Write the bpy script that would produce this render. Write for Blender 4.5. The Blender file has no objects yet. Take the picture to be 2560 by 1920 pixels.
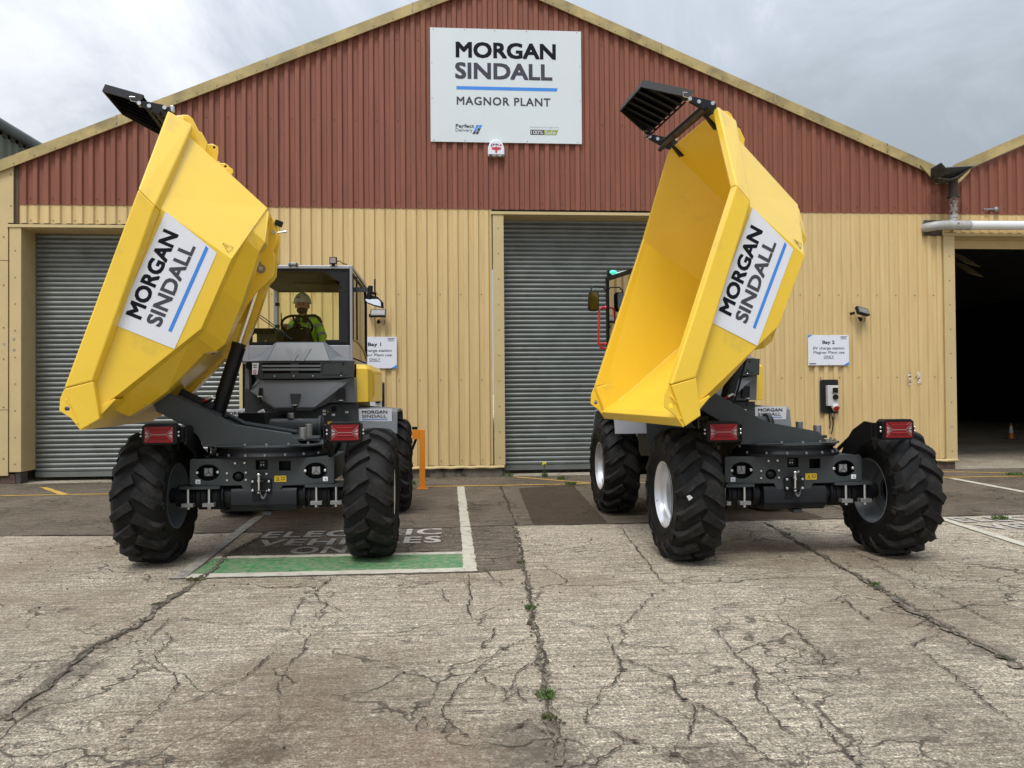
import bpy, bmesh, math, random
import numpy as np
from math import sin, cos, pi, radians
from mathutils import Vector, Matrix
from mathutils.bvhtree import BVHTree
random.seed(7)
sc = bpy.context.scene
COL = sc.collection
# ---------------------------------------------------------------- camera
cam_d = bpy.data.cameras.new("camera"); cam = bpy.data.objects.new("camera", cam_d); COL.objects.link(cam)
a_, p_, r_ = radians(4.3), radians(.72), .0078
fw = Vector((sin(a_)*cos(p_), cos(a_)*cos(p_), sin(p_)))
R0 = Vector((cos(a_), -sin(a_), 0)); U0 = R0.cross(fw)
RR = R0*cos(r_) - U0*sin(r_); UU = U0*cos(r_) + R0*sin(r_)
cam.matrix_world = Matrix(((RR.x, UU.x, -fw.x, 0), (RR.y, UU.y, -fw.y, 0), (RR.z, UU.z, -fw.z, 1.52), (0, 0, 0, 1)))
cam_d.sensor_width = 36; cam_d.lens = 36*1923/2560; cam_d.clip_end = 3000; cam_d.clip_start = .05
sc.camera = cam
sc.view_settings.view_transform = 'Standard'; sc.view_settings.look = 'None'
sc.view_settings.exposure = 0.08; sc.view_settings.gamma = 1
# ---------------------------------------------------------------- world (overcast)
W = bpy.data.worlds.new("World"); sc.world = W; W.use_nodes = True
nt = W.node_tree; nt.nodes.clear()
N = lambda t, **k: nt.nodes.new(t)
out = N('ShaderNodeOutputWorld'); bg = N('ShaderNodeBackground')
sky = N('ShaderNodeTexSky'); sky.sky_type = 'NISHITA'; sky.sun_disc = False
SUN_EL, SUN_ROT = radians(58), radians(200)
sky.sun_elevation = SUN_EL; sky.sun_rotation = SUN_ROT
tc = N('ShaderNodeTexCoord'); sep = N('ShaderNodeSeparateXYZ'); nt.links.new(tc.outputs['Generated'], sep.inputs[0])
def MA(op, a, b=None, c=None):
    m = N('ShaderNodeMath'); m.operation = op
    for i, v in enumerate((a, b, c)):
        if v is None: continue
        if isinstance(v, (int, float)): m.inputs[i].default_value = v
        else: nt.links.new(v, m.inputs[i])
    return m.outputs[0]
# cloud deck coordinates: direction divided by elevation
zc = MA('ADD', MA('MAXIMUM', sep.outputs[2], 0), .45)
cx = MA('DIVIDE', sep.outputs[0], zc); cy = MA('DIVIDE', sep.outputs[1], zc)
cmb = N('ShaderNodeCombineXYZ'); nt.links.new(cx, cmb.inputs[0]); nt.links.new(cy, cmb.inputs[1])
n1 = N('ShaderNodeTexNoise'); n1.inputs['Scale'].default_value = 1.9; n1.inputs['Detail'].default_value = 7; n1.inputs['Roughness'].default_value = .62; n1.inputs['Distortion'].default_value = .9
nt.links.new(cmb.outputs[0], n1.inputs['Vector'])
n2 = N('ShaderNodeTexNoise'); n2.inputs['Scale'].default_value = .9; n2.inputs['Detail'].default_value = 4
nt.links.new(cmb.outputs[0], n2.inputs['Vector'])
dens = MA('ADD', MA('MULTIPLY', n1.outputs[0], .72), MA('MULTIPLY', n2.outputs[0], .45))
dens = MA('ADD', dens, MA('MULTIPLY', sep.outputs[0], .20))
rmp = N('ShaderNodeValToRGB'); nt.links.new(dens, rmp.inputs[0])
e = rmp.color_ramp.elements
e[0].position = .40; e[0].color = (9.0, 9.25, 9.9, 1)
e[1].position = .74; e[1].color = (4.3, 4.85, 5.4, 1)
e2 = e.new(.50); e2.color = (7.5, 7.85, 8.5, 1)
e3 = e.new(.60); e3.color = (5.5, 6.05, 6.8, 1)
mx = N('ShaderNodeMix'); mx.data_type = 'RGBA'; mx.inputs[0].default_value = .93
nt.links.new(sky.outputs[0], mx.inputs[6]); nt.links.new(rmp.outputs[0], mx.inputs[7])
# an overcast sky is brighter overhead than at the horizon
bri = MA('ADD', .84, MA('MULTIPLY', MA('POWER', MA('MAXIMUM', sep.outputs[2], 0), 2.0), 2.1))
vm = N('ShaderNodeVectorMath'); vm.operation = 'SCALE'; nt.links.new(mx.outputs[2], vm.inputs[0]); nt.links.new(bri, vm.inputs['Scale'])
nt.links.new(vm.outputs[0], bg.inputs[0]); bg.inputs[1].default_value = .096
nt.links.new(bg.outputs[0], out.inputs[0])
# soft sun through the cloud
sd = bpy.data.lights.new("sun", 'SUN'); sd.energy = 2.0; sd.angle = radians(20); sd.color = (1, .97, .92)
so = bpy.data.objects.new("sun", sd); COL.objects.link(so)
sdir = Vector((sin(SUN_ROT)*cos(SUN_EL), cos(SUN_ROT)*cos(SUN_EL), sin(SUN_EL)))
so.rotation_euler = sdir.to_track_quat('Z', 'Y').to_euler(); so.location = (0, 0, 30)

# ---------------------------------------------------------------- materials
def mat(name, col, rough=.5, metal=0., coat=0., var=0., vscale=3., bump=0., bscale=40., dirt=None, dscale=2., dlo=.55, dhi=.75, streak=False, emit=0., spec=.5, alpha=None):
    m = bpy.data.materials.new(name); m.use_nodes = True
    t = m.node_tree; b = t.nodes['Principled BSDF']
    b.inputs['Base Color'].default_value = (*col, 1); b.inputs['Roughness'].default_value = rough
    b.inputs['Metallic'].default_value = metal; b.inputs['Coat Weight'].default_value = coat; b.inputs['Coat Roughness'].default_value = .15
    b.inputs['Specular IOR Level'].default_value = spec
    if emit: b.inputs['Emission Color'].default_value = (*col, 1); b.inputs['Emission Strength'].default_value = emit
    co = t.nodes.new('ShaderNodeTexCoord').outputs['Object']
    src = None
    if streak:
        mp = t.nodes.new('ShaderNodeMapping'); mp.inputs['Scale'].default_value = (6, 6, .5); t.links.new(co, mp.inputs[0]); cs = mp.outputs[0]
    else: cs = co
    if var:
        n = t.nodes.new('ShaderNodeTexNoise'); n.inputs['Scale'].default_value = vscale; n.inputs['Detail'].default_value = 6; t.links.new(cs, n.inputs['Vector'])
        r = t.nodes.new('ShaderNodeValToRGB'); t.links.new(n.outputs[0], r.inputs[0])
        r.color_ramp.elements[0].position = .3; r.color_ramp.elements[1].position = .7
        r.color_ramp.elements[0].color = (*[c*(1-var) for c in col], 1); r.color_ramp.elements[1].color = (*[min(1, c*(1+var)) for c in col], 1)
        src = r.outputs[0]
    if dirt:
        n = t.nodes.new('ShaderNodeTexNoise'); n.inputs['Scale'].default_value = dscale; n.inputs['Detail'].default_value = 9; n.inputs['Roughness'].default_value = .65; t.links.new(cs, n.inputs['Vector'])
        r = t.nodes.new('ShaderNodeMapRange'); t.links.new(n.outputs[0], r.inputs[0]); r.inputs[1].default_value = dlo; r.inputs[2].default_value = dhi
        mxx = t.nodes.new('ShaderNodeMix'); mxx.data_type = 'RGBA'; t.links.new(r.outputs[0], mxx.inputs[0])
        if src: t.links.new(src, mxx.inputs[6])
        else: mxx.inputs[6].default_value = (*col, 1)
        mxx.inputs[7].default_value = (*dirt, 1); src = mxx.outputs[2]
    if src: t.links.new(src, b.inputs['Base Color'])
    if bump:
        n = t.nodes.new('ShaderNodeTexNoise'); n.inputs['Scale'].default_value = bscale; n.inputs['Detail'].default_value = 5; t.links.new(co, n.inputs['Vector'])
        bp = t.nodes.new('ShaderNodeBump'); bp.inputs['Strength'].default_value = bump; bp.inputs['Distance'].default_value = .01
        t.links.new(n.outputs[0], bp.inputs['Height']); t.links.new(bp.outputs[0], b.inputs['Normal'])
    return m
M = {}
M['yellow'] = mat('yellow_paint', (.84, .555, .035), .36, coat=.5, var=.035, vscale=1.5, bump=.05, bscale=120, dirt=(.60, .42, .075), dscale=2.6, dlo=.60, dhi=.80)
M['dgrey'] = mat('dark_grey_paint', (.040, .046, .048), .45, spec=.35, var=.1, vscale=3, bump=.04, bscale=150)
M['grey'] = mat('mid_grey_panel', (.150, .162, .176), .45, spec=.4, var=.06, vscale=2, bump=.05, bscale=200)
M['cgrey'] = mat('cab_grey_paint', (.30, .31, .345), .4, coat=.2, var=.04)
M['black'] = mat('black_plastic', (.006, .006, .007), .55, spec=.25)
M['blackmet'] = mat('black_metal', (.009, .010, .012), .5, spec=.3)
M['tyre'] = mat('tyre_rubber', (.007, .007, .007), .65, spec=.22, var=.25, vscale=8, bump=.25, bscale=60, dirt=(.045, .04, .034), dscale=5, dlo=.56, dhi=.85)
M['tread'] = mat('tyre_lug_rubber', (.013, .0125, .012), .7, spec=.25, var=.3, vscale=14, bump=.4, bscale=50, dirt=(.055, .049, .041), dscale=7, dlo=.52, dhi=.85)
M['silver'] = mat('silver_rim_paint', (.62, .63, .65), .3, metal=.55, var=.05)
M['steel'] = mat('zinc_steel', (.62, .63, .64), .32, metal=.9)
M['rod'] = mat('chrome_rod', (.72, .72, .70), .22, metal=1.)
M['tin'] = mat('dull_tin', (.27, .27, .265), .45, metal=.6)
M['red'] = mat('red_lens', (.20, .002, .005), .35, coat=.15, spec=.3)
M['redp'] = mat('red_paint', (.55, .02, .02), .35, coat=.3)
M['clear'] = mat('clear_lens', (.30, .26, .26), .3, coat=.2)
M['lampf'] = mat('lamp_glass', (.20, .20, .20), .45, var=.4, vscale=90)
M['white'] = mat('white_sheet', (.74, .76, .82), .35, coat=.2)
M['signw'] = mat('sign_board_white', (.64, .70, .72), .3, coat=.3, var=.03, vscale=.7)
M['ink'] = mat('ink_black', (.008, .009, .014), .6, spec=.12)
M['inkg'] = mat('ink_grey', (.068, .068, .085), .6, spec=.12)
M['blue'] = mat('ink_blue', (.045, .24, .72), .4)
M['green_ink'] = mat('ink_olive_green', (.26, .33, .06), .45)
M['redink'] = mat('ink_red', (.55, .03, .04), .45)
M['inklight'] = mat('ink_light_grey', (.30, .31, .33), .45)
M['warn'] = mat('warning_yellow', (.75, .50, .02), .4)
M['beacon'] = mat('beacon_green', (.08, .70, .45), .2, emit=1.0)
M['amber'] = mat('amber_lens', (.6, .05, .01), .2, coat=.5)
M['mirror'] = mat('mirror_glass', (.85, .87, .9), .04, metal=1.)
M['mirrord'] = mat('dim_mirror_glass', (.20, .21, .21), .06, metal=1.)
M['emb'] = mat('emblem_grey', (.155, .166, .180), .5, spec=.35)
M['tan'] = mat('tan_cladding_paint', (.64, .475, .225), .55, var=.05, vscale=1.6, streak=True, dirt=(.54, .39, .175), dscale=2.2, dlo=.48, dhi=.8, bump=.3, bscale=2.2)
M['tan2'] = mat('tan_flashing_paint', (.55, .425, .21), .5, var=.07, vscale=1.5, bump=.25, bscale=4, dirt=(.38, .28, .13), dscale=1.5, dlo=.55, dhi=.9)
M['redclad'] = mat('red_brown_cladding_paint', (.225, .075, .042), .6, var=.12, vscale=1.6, streak=True, dirt=(.16, .06, .04), dscale=2.5, dlo=.5, dhi=.8, bump=.25, bscale=2.2)
M['barge'] = mat('weathered_olive_trim', (.42, .325, .135), .6, var=.18, vscale=2, dirt=(.15, .12, .06), dscale=2.2, dlo=.45, dhi=.75, bump=.1, bscale=10)
M['screw'] = mat('rusty_screw', (.09, .055, .03), .6)
M['shutter'] = mat('galvanised_shutter', (.20, .215, .205), .38, metal=.45, var=.12, vscale=3, dirt=(.12, .125, .115), dscale=1.5)
M['plinth'] = mat('plinth_concrete', (.16, .14, .11), .9, var=.25, vscale=5, dirt=(.02, .02, .015), dscale=3.5, dlo=.5, dhi=.62, bump=.6, bscale=30)
M['brick'] = mat('dark_brick', (.10, .06, .045), .9, var=.4, vscale=12, bump=.6, bscale=25)
M['roof'] = mat('roof_sheet', (.22, .21, .19), .8, var=.2)
M['shed'] = mat('green_grey_cladding', (.13, .14, .10), .6, var=.15, vscale=2, streak=True)
M['gutter'] = mat('grey_gutter', (.10, .11, .11), .5, var=.2)
M['pvc'] = mat('grey_pvc', (.42, .41, .40), .4, var=.08, dirt=(.2, .16, .12), dscale=6, dlo=.6, dhi=.8)
M['pvcw'] = mat('white_pvc', (.72, .73, .72), .4, var=.03)
M['rusty'] = mat('stained_pipe', (.40, .37, .33), .6, var=.2, dirt=(.07, .035, .018), dscale=14, dlo=.42, dhi=.6)
M['rustd'] = mat('dark_rusty_iron', (.06, .05, .042), .7, var=.4, vscale=15, dirt=(.3, .25, .2), dscale=14, dlo=.6, dhi=.75)
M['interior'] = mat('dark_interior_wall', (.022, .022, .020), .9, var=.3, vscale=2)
M['orange'] = mat('orange_paint', (.80, .26, .015), .4, coat=.2)
M['hivis'] = mat('hi_vis_cloth', (.52, .88, .06), .8, var=.1, vscale=8)
M['refl'] = mat('reflective_tape', (.36, .37, .36), .4)
M['brownc'] = mat('dark_olive_cloth', (.05, .045, .025), .85)
M['skin'] = mat('skin', (.62, .34, .24), .5, var=.08, vscale=20)
M['beard'] = mat('short_beard', (.11, .07, .05), .8)
M['helmet'] = mat('white_helmet', (.66, .66, .64), .35, coat=.3)
M['navy'] = mat('navy_trousers', (.015, .018, .03), .8)
M['socket'] = mat('socket_grey_plastic', (.55, .55, .54), .4)
M['leaf'] = mat('weed_leaf', (.075, .115, .028), .6, var=.4, vscale=30)
M['moss'] = mat('moss', (.085, .085, .03), .9, var=.5, vscale=30)
M['petal'] = mat('yellow_petal', (.85, .75, .05), .6)
def glassmat(name, tint, gl=.9):
    m = bpy.data.materials.new(name); m.use_nodes = True; t = m.node_tree; t.nodes.clear()
    o = t.nodes.new('ShaderNodeOutputMaterial'); mixs = t.nodes.new('ShaderNodeMixShader'); tr = t.nodes.new('ShaderNodeBsdfTransparent'); g = t.nodes.new('ShaderNodeBsdfGlossy'); f = t.nodes.new('ShaderNodeFresnel')
    tr.inputs[0].default_value = (*tint, 1); g.inputs[0].default_value = (gl, gl, gl, 1); g.inputs['Roughness'].default_value = .02; f.inputs[0].default_value = 1.5
    t.links.new(f.outputs[0], mixs.inputs[0]); t.links.new(tr.outputs[0], mixs.inputs[1]); t.links.new(g.outputs[0], mixs.inputs[2]); t.links.new(mixs.outputs[0], o.inputs[0])
    return m
M['glass'] = glassmat('tinted_cab_glass', (.95, .98, .86))
M['glassd'] = glassmat('dark_door_glass', (.30, .34, .29), .5)
# ---- concrete yard
def concrete(name, lo, hi, stain, groove=.5, agg=.5, stainlo=.52, spots=(), gr=1.):
    m = bpy.data.materials.new(name); m.use_nodes = True; t = m.node_tree; b = t.nodes['Principled BSDF']; b.inputs['Roughness'].default_value = .85; b.inputs['Specular IOR Level'].default_value = .3
    L = t.links.new; co = t.nodes.new('ShaderNodeTexCoord').outputs['Object']
    def noise(s, d=6, r=.6, vec=co, dist=0):
        n = t.nodes.new('ShaderNodeTexNoise'); n.inputs['Scale'].default_value = s; n.inputs['Detail'].default_value = d; n.inputs['Roughness'].default_value = r; n.inputs['Distortion'].default_value = dist; L(vec, n.inputs['Vector']); return n.outputs[0]
    def rng(x, a, b_, c=0, d=1):
        n = t.nodes.new('ShaderNodeMapRange'); L(x, n.inputs[0]); n.inputs[1].default_value = a; n.inputs[2].default_value = b_; n.inputs[3].default_value = c; n.inputs[4].default_value = d; return n.outputs[0]
    def mix(f, a, b_, mode='MIX'):
        n = t.nodes.new('ShaderNodeMix'); n.data_type = 'RGBA'; n.blend_type = mode
        for i, v in ((0, f), (6, a), (7, b_)):
            if isinstance(v, (int, float)): n.inputs[i].default_value = v
            elif isinstance(v, tuple): n.inputs[i].default_value = (*v, 1)
            else: L(v, n.inputs[i])
        return n.outputs[2]
    def ma(op, a, b_):
        n = t.nodes.new('ShaderNodeMath'); n.operation = op
        for i, v in enumerate((a, b_)):
            if isinstance(v, (int, float)): n.inputs[i].default_value = v
            else: L(v, n.inputs[i])
        return n.outputs[0]
    mp = t.nodes.new('ShaderNodeMapping'); mp.inputs['Scale'].default_value = (.5, 7, 1); L(co, mp.inputs[0])
    base = mix(rng(noise(.7, 5), .3, .7), lo, hi)
    base = mix(rng(noise(2.6, 8, .7), .45, .75, 0, .5), base, tuple(x*.66 for x in lo))
    # exposed stones
    vo = t.nodes.new('ShaderNodeTexVoronoi'); vo.inputs['Scale'].default_value = 58; L(co, vo.inputs['Vector'])
    hsv = t.nodes.new('ShaderNodeSeparateColor'); L(vo.outputs['Color'], hsv.inputs[0])
    stone = mix(hsv.outputs[0], tuple(x*.72 for x in lo), tuple(min(1, x*1.32) for x in hi))
    patch = rng(noise(1.1, 6, .6), .4, .6, .25, 1)
    base = mix(ma('MULTIPLY', patch, agg), base, stone)
    # fine grit
    base = mix(rng(noise(110, 3, .8), .47, .62, 0, .75), base, tuple(x*.42 for x in lo))
    base = mix(rng(noise(48, 5, .85), .52, .62, 0, .7), base, tuple(min(1, x*1.55) for x in hi))
    base = mix(rng(noise(20, 6, .8), .54, .66, 0, .6), base, tuple(x*.5 for x in lo))
    # coarse exposed aggregate: light stones and dark pits at several sizes
    def grain(s, a, b_, c, d, vec=co):
        n = t.nodes.new('ShaderNodeCombineColor'); r = rng(noise(s, 3, .7, vec), a, b_, c, d)
        for i in range(3): L(r, n.inputs[i])
        return n.outputs[0]
    base = mix(gr, base, grain(40, .36, .64, .64, 1.33), 'MULTIPLY')
    base = mix(gr, base, grain(85, .36, .64, .50, 1.48), 'MULTIPLY')
    base = mix(gr*.8, base, grain(11, .35, .65, .78, 1.2), 'MULTIPLY')
    mp2 = t.nodes.new('ShaderNodeMapping'); mp2.inputs['Scale'].default_value = (2.2, 26, 1); L(co, mp2.inputs[0])
    base = mix(groove, base, grain(1.0, .38, .62, .62, 1.32, mp2.outputs[0]), 'MULTIPLY')
    # brushed lines running across the yard
    gv = noise(9, 6, .75, mp.outputs[0])
    base = mix(rng(gv, .54, .66, 0, groove), base, tuple(x*.5 for x in lo))
    # big stains
    base = mix(rng(noise(.45, 7, .62, dist=.4), stainlo, stainlo+.16, 0, .62), base, stain)
    base = mix(rng(noise(1.7, 7, .7), .62, .72, 0, .5), base, tuple(x*.6 for x in stain))
    # oil and rust stains where they lie in the yard
    for (sx, sy, sr, st_, sc_) in spots:
        vd = t.nodes.new('ShaderNodeVectorMath'); vd.operation = 'DISTANCE'; L(co, vd.inputs[0]); vd.inputs[1].default_value = (sx, sy, 0)
        dd = ma('ADD', vd.outputs['Value'], ma('MULTIPLY', ma('SUBTRACT', noise(3.5/max(.3, sr)*.6, 7, .7), .5), sr*1.5))
        base = mix(ma('MULTIPLY', rng(dd, sr*1.05, sr*.45, 0, st_), rng(noise(16, 6, .8), .40, .58, .35, 1)), base, sc_)
    # hairline cracks
    wv = t.nodes.new('ShaderNodeTexNoise'); wv.inputs['Scale'].default_value = 2.2; wv.inputs['Detail'].default_value = 8; L(co, wv.inputs['Vector'])
    add = t.nodes.new('ShaderNodeMix'); add.data_type = 'RGBA'; add.blend_type = 'LINEAR_LIGHT'; add.inputs[0].default_value = .32; L(co, add.inputs[6]); L(wv.outputs['Color'], add.inputs[7])
    ve = t.nodes.new('ShaderNodeTexVoronoi'); ve.feature = 'DISTANCE_TO_EDGE'; ve.inputs['Scale'].default_value = 1.15; L(add.outputs[2], ve.inputs['Vector'])
    crk = rng(ve.outputs['Distance'], .003, .012, 1, 0)
    crk = ma('MULTIPLY', crk, rng(noise(.9, 3), .46, .56, 0, .7))
    ve2 = t.nodes.new('ShaderNodeTexVoronoi'); ve2.feature = 'DISTANCE_TO_EDGE'; ve2.inputs['Scale'].default_value = 3.6; L(add.outputs[2], ve2.inputs['Vector'])
    crk2 = ma('MULTIPLY', rng(ve2.outputs['Distance'], .004, .016, 1, 0), rng(noise(.75, 3), .53, .60, 0, .55))
    crk = ma('MAXIMUM', crk, crk2)
    base = mix(crk, base, (.035, .026, .018))
    L(base, b.inputs['Base Color'])
    h = ma('ADD', ma('MULTIPLY', noise(70, 5, .8), .6), ma('MULTIPLY', gv, .7))
    h = ma('ADD', h, ma('MULTIPLY', noise(9, 8, .7), 1.0))
    h = ma('SUBTRACT', h, ma('MULTIPLY', crk, 1.2))
    h = ma('SUBTRACT', h, ma('MULTIPLY', vo.outputs['Distance'], .35))
    bp = t.nodes.new('ShaderNodeBump'); bp.inputs['Strength'].default_value = 1.; bp.inputs['Distance'].default_value = .03; L(h, bp.inputs['Height']); L(bp.outputs[0], b.inputs['Normal'])
    return m
M['ground'] = concrete('yard_concrete', (.465, .38, .28), (.745, .63, .485), (.27, .20, .135), groove=.7, agg=.8, stainlo=.48, spots=[(.30, 3.36, .28, .8, (.16, .135, .10)), (.38, 3.15, .22, .8, (.16, .135, .10)), (-2.14, 4.5, .22, .8, (.17, .14, .105)), (3.08, 4.3, .25, .7, (.17, .14, .105)), (-.87, 3.34, .22, .75, (.055, .04, .028)), (-1.0, 3.75, .75, .5, (.24, .15, .085)), (-2.1, 3.9, .25, .6, (.09, .065, .045)), (2.35, 4.24, .55, .6, (.15, .11, .078)), (1.06, 3.15, .22, .7, (.10, .07, .05)), (2.2, 3.3, .4, .5, (.15, .11, .078)), (-.6, 3.9, .8, .45, (.17, .13, .092)), (-.2, 3.25, .5, .5, (.28, .175, .10)), (-2.9, 4.6, .9, .3, (.2, .16, .12)), (3.6, 5.2, .9, .35, (.18, .14, .10))])
M['slab'] = concrete('dark_apron_concrete', (.155, .120, .084), (.265, .215, .16), (.078, .055, .035), groove=.8, agg=.25, gr=.5)
M['slab2'] = concrete('bay_concrete', (.175, .138, .10), (.30, .245, .188), (.11, .08, .054), groove=.95, agg=.3, gr=.7)
M['slab3'] = concrete('oily_brown_concrete', (.070, .048, .028), (.125, .09, .058), (.045, .03, .018), groove=.3, agg=.2, gr=.4)
M['crack'] = mat('crack_dirt', (.050, .037, .026), 1., var=.6, vscale=30, bump=.6, bscale=60)
M['joint'] = mat('joint_dirt', (.15, .125, .095), 1., var=.5, vscale=16, bump=.8, bscale=60, dirt=(.03, .03, .012), dscale=7, dlo=.5, dhi=.62)
def paint(name, col, under, lo=.5, hi=.62, sc_=9):
    return mat(name, col, .75, var=.1, vscale=6, dirt=under, dscale=sc_, dlo=lo, dhi=hi, bump=.5, bscale=40)
M['pwhite'] = paint('worn_white_road_paint', (.50, .47, .38), (.28, .24, .19), .54, .68)
M['ptext'] = paint('faded_white_road_paint', (.44, .41, .36), (.17, .145, .12), .52, .70)
M['pwhite2'] = paint('dirty_white_road_paint', (.32, .30, .25), (.17, .145, .12), .48, .68)
M['pgreen'] = paint('worn_green_road_paint', (.045, .205, .065), (.24, .25, .17), .42, .64, 16)
M['pyellow'] = paint('worn_yellow_road_paint', (.55, .34, .06), (.16, .12, .07), .55, .72)
# ---------------------------------------------------------------- mesh builder
class MB:
    def __init__(s): s.v = []; s.f = []; s.m = []; s.mats = []; s.marks = []
    def mi(s, m):
        if m not in s.mats: s.mats.append(m)
        return s.mats.index(m)
    def add(s, vs, fs, m):
        o = len(s.v); s.v += [tuple(x) for x in vs]; k = s.mi(m)
        for f in fs: s.f.append(tuple(o+i for i in f)); s.m.append(k)
        return s
    def box(s, c, d, m, rot=None):
        x, y, z = [t/2 for t in d]
        vs = [Vector((i*x, j*y, k*z)) for i in (-1, 1) for j in (-1, 1) for k in (-1, 1)]
        if rot is not None: vs = [rot @ v for v in vs]
        vs = [v+Vector(c) for v in vs]
        return s.add(vs, [(0, 1, 3, 2), (4, 6, 7, 5), (0, 4, 5, 1), (2, 3, 7, 6), (0, 2, 6, 4), (1, 5, 7, 3)], m)
    def bb(s, a, b, m): return s.box([(p+q)/2 for p, q in zip(a, b)], [abs(q-p) for p, q in zip(a, b)], m)
    def quad(s, p, m): return s.add(p, [tuple(range(len(p)))], m)
    def cyl(s, p0, p1, r0, m, r1=None, n=16, caps=True):
        r1 = r0 if r1 is None else r1; p0 = Vector(p0); p1 = Vector(p1); d = (p1-p0).normalized()
        u = d.orthogonal().normalized(); w = d.cross(u)
        vs = []
        for p, r in ((p0, r0), (p1, r1)):
            for i in range(n):
                t = 2*pi*i/n; vs.append(p+(u*cos(t)+w*sin(t))*r)
        fs = [(i, (i+1) % n, n+(i+1) % n, n+i) for i in range(n)]
        if caps: fs += [tuple(range(n))[::-1], tuple(range(n, 2*n))]
        return s.add(vs, fs, m)
    def prism(s, poly, ax, t0, t1, m):
        # poly in the two other axes (in order), extruded along ax
        def P(a, b, t):
            return {0: (t, a, b), 1: (a, t, b), 2: (a, b, t)}[ax]
        n = len(poly); vs = [P(a, b, t0) for a, b in poly]+[P(a, b, t1) for a, b in poly]
        fs = [tuple(range(n))[::-1], tuple(range(n, 2*n))]+[(i, (i+1) % n, n+(i+1) % n, n+i) for i in range(n)]
        return s.add(vs, fs, m)
    def tube(s, pts, r, m, n=8, closed=False):
        pts = [Vector(p) for p in pts]; k = len(pts); vs = []; u = None
        for i, p in enumerate(pts):
            a = pts[i-1] if i or closed else pts[0]; b = pts[(i+1) % k] if i < k-1 or closed else pts[-1]
            d = (b-a).normalized()
            u = d.orthogonal().normalized() if u is None else (u-d*u.dot(d)).normalized()
            w = d.cross(u); rr = r[i] if isinstance(r, (list, tuple)) else r
            for j in range(n):
                t = 2*pi*j/n; vs.append(p+(u*cos(t)+w*sin(t))*rr)
        fs = []
        for i in range(k if closed else k-1):
            for j in range(n):
                a = i*n; b = ((i+1) % k)*n; fs.append((a+j, a+(j+1) % n, b+(j+1) % n, b+j))
        if not closed: fs += [tuple(range(n))[::-1], tuple(range((k-1)*n, k*n))]
        return s.add(vs, fs, m)
    def lathe(s, prof, m, ax=0, n=48, c=(0, 0, 0)):
        # prof: (t along axis, radius)
        vs = []
        for t, r in prof:
            for i in range(n):
                a = 2*pi*i/n; q = {0: (t, r*cos(a), r*sin(a)), 1: (r*cos(a), t, r*sin(a)), 2: (r*cos(a), r*sin(a), t)}[ax]
                vs.append(tuple(x+y for x, y in zip(q, c)))
        fs = []
        for k in range(len(prof)-1):
            for i in range(n): fs.append((k*n+i, k*n+(i+1) % n, (k+1)*n+(i+1) % n, (k+1)*n+i))
        return s.add(vs, fs, m)
    def sphere(s, c, r, m, n=16, k=10, z0=-1., z1=1.):
        r = (r, r, r) if isinstance(r, (int, float)) else r
        vs = []; t0 = math.asin(z0); t1 = math.asin(z1)
        for j in range(k+1):
            t = t0+(t1-t0)*j/k
            for i in range(n):
                a = 2*pi*i/n; vs.append((c[0]+r[0]*cos(t)*cos(a), c[1]+r[1]*cos(t)*sin(a), c[2]+r[2]*sin(t)))
        fs = [(j*n+i, j*n+(i+1) % n, (j+1)*n+(i+1) % n, (j+1)*n+i) for j in range(k) for i in range(n)]
        fs += [tuple(range(n))[::-1], tuple(range(k*n, k*n+n))]
        return s.add(vs, fs, m)
    def plate_hole(s, poly, c, r, ax, t0, t1, m, n=32):
        # plate (star-shaped outline about c) with a round hole (r may be (rx, ry))
        rx, ry = (r, r) if isinstance(r, (int, float)) else r
        angs = sorted(set([round(2*pi*i/n, 5) for i in range(n)]+[round(math.atan2(y-c[1], x-c[0]) % (2*pi), 5) for x, y in poly]))
        def outer(a):
            dx, dy = cos(a), sin(a); best = None
            for i in range(len(poly)):
                x1, y1 = poly[i]; x2, y2 = poly[(i+1) % len(poly)]
                ex, ey = x2-x1, y2-y1; den = dx*ey-dy*ex
                if abs(den) < 1e-12: continue
                t = ((x1-c[0])*ey-(y1-c[1])*ex)/den; u = ((x1-c[0])*dy-(y1-c[1])*dx)/den
                if t > 0 and -1e-4 <= u <= 1+1e-4: best = t if best is None else min(best, t)
            return c[0]+dx*best, c[1]+dy*best
        def P(a, b, t): return {0: (t, a, b), 1: (a, t, b), 2: (a, b, t)}[ax]
        O = [outer(a) for a in angs]; I = [(c[0]+rx*cos(a), c[1]+ry*sin(a)) for a in angs]; k = len(angs)
        vs = [P(*p, t0) for p in O]+[P(*p, t0) for p in I]+[P(*p, t1) for p in O]+[P(*p, t1) for p in I]
        fs = []
        for i in range(k):
            j = (i+1) % k
            fs += [(i, j, k+j, k+i), (2*k+i, 3*k+i, 3*k+j, 2*k+j), (i, 2*k+i, 2*k+j, j), (k+i, k+j, 3*k+j, 3*k+i)]
        return s.add(vs, fs, m)
    def xf(s, mtx, start=0):
        for i in range(start, len(s.v)): s.v[i] = tuple(mtx @ Vector(s.v[i]))
        return s
    def text(s, txt, mtx, m, x0, x1, y0, y1, bold=0., depth=0., space=1.):
        """lettering fitted to the rectangle x0..x1, y0..y1 of the plane mtx (local xy)"""
        cu = bpy.data.curves.new('txt', 'FONT'); cu.body = txt; cu.resolution_u = 3; cu.space_character = space
        ob = bpy.data.objects.new('txt', cu); COL.objects.link(ob)
        bpy.context.view_layer.update()
        me = bpy.data.meshes.new_from_object(ob.evaluated_get(bpy.context.evaluated_depsgraph_get()))
        vs = [v.co.copy() for v in me.vertices]; fs = [tuple(p.vertices) for p in me.polygons]
        bpy.data.objects.remove(ob); bpy.data.curves.remove(cu); bpy.data.meshes.remove(me)
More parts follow.
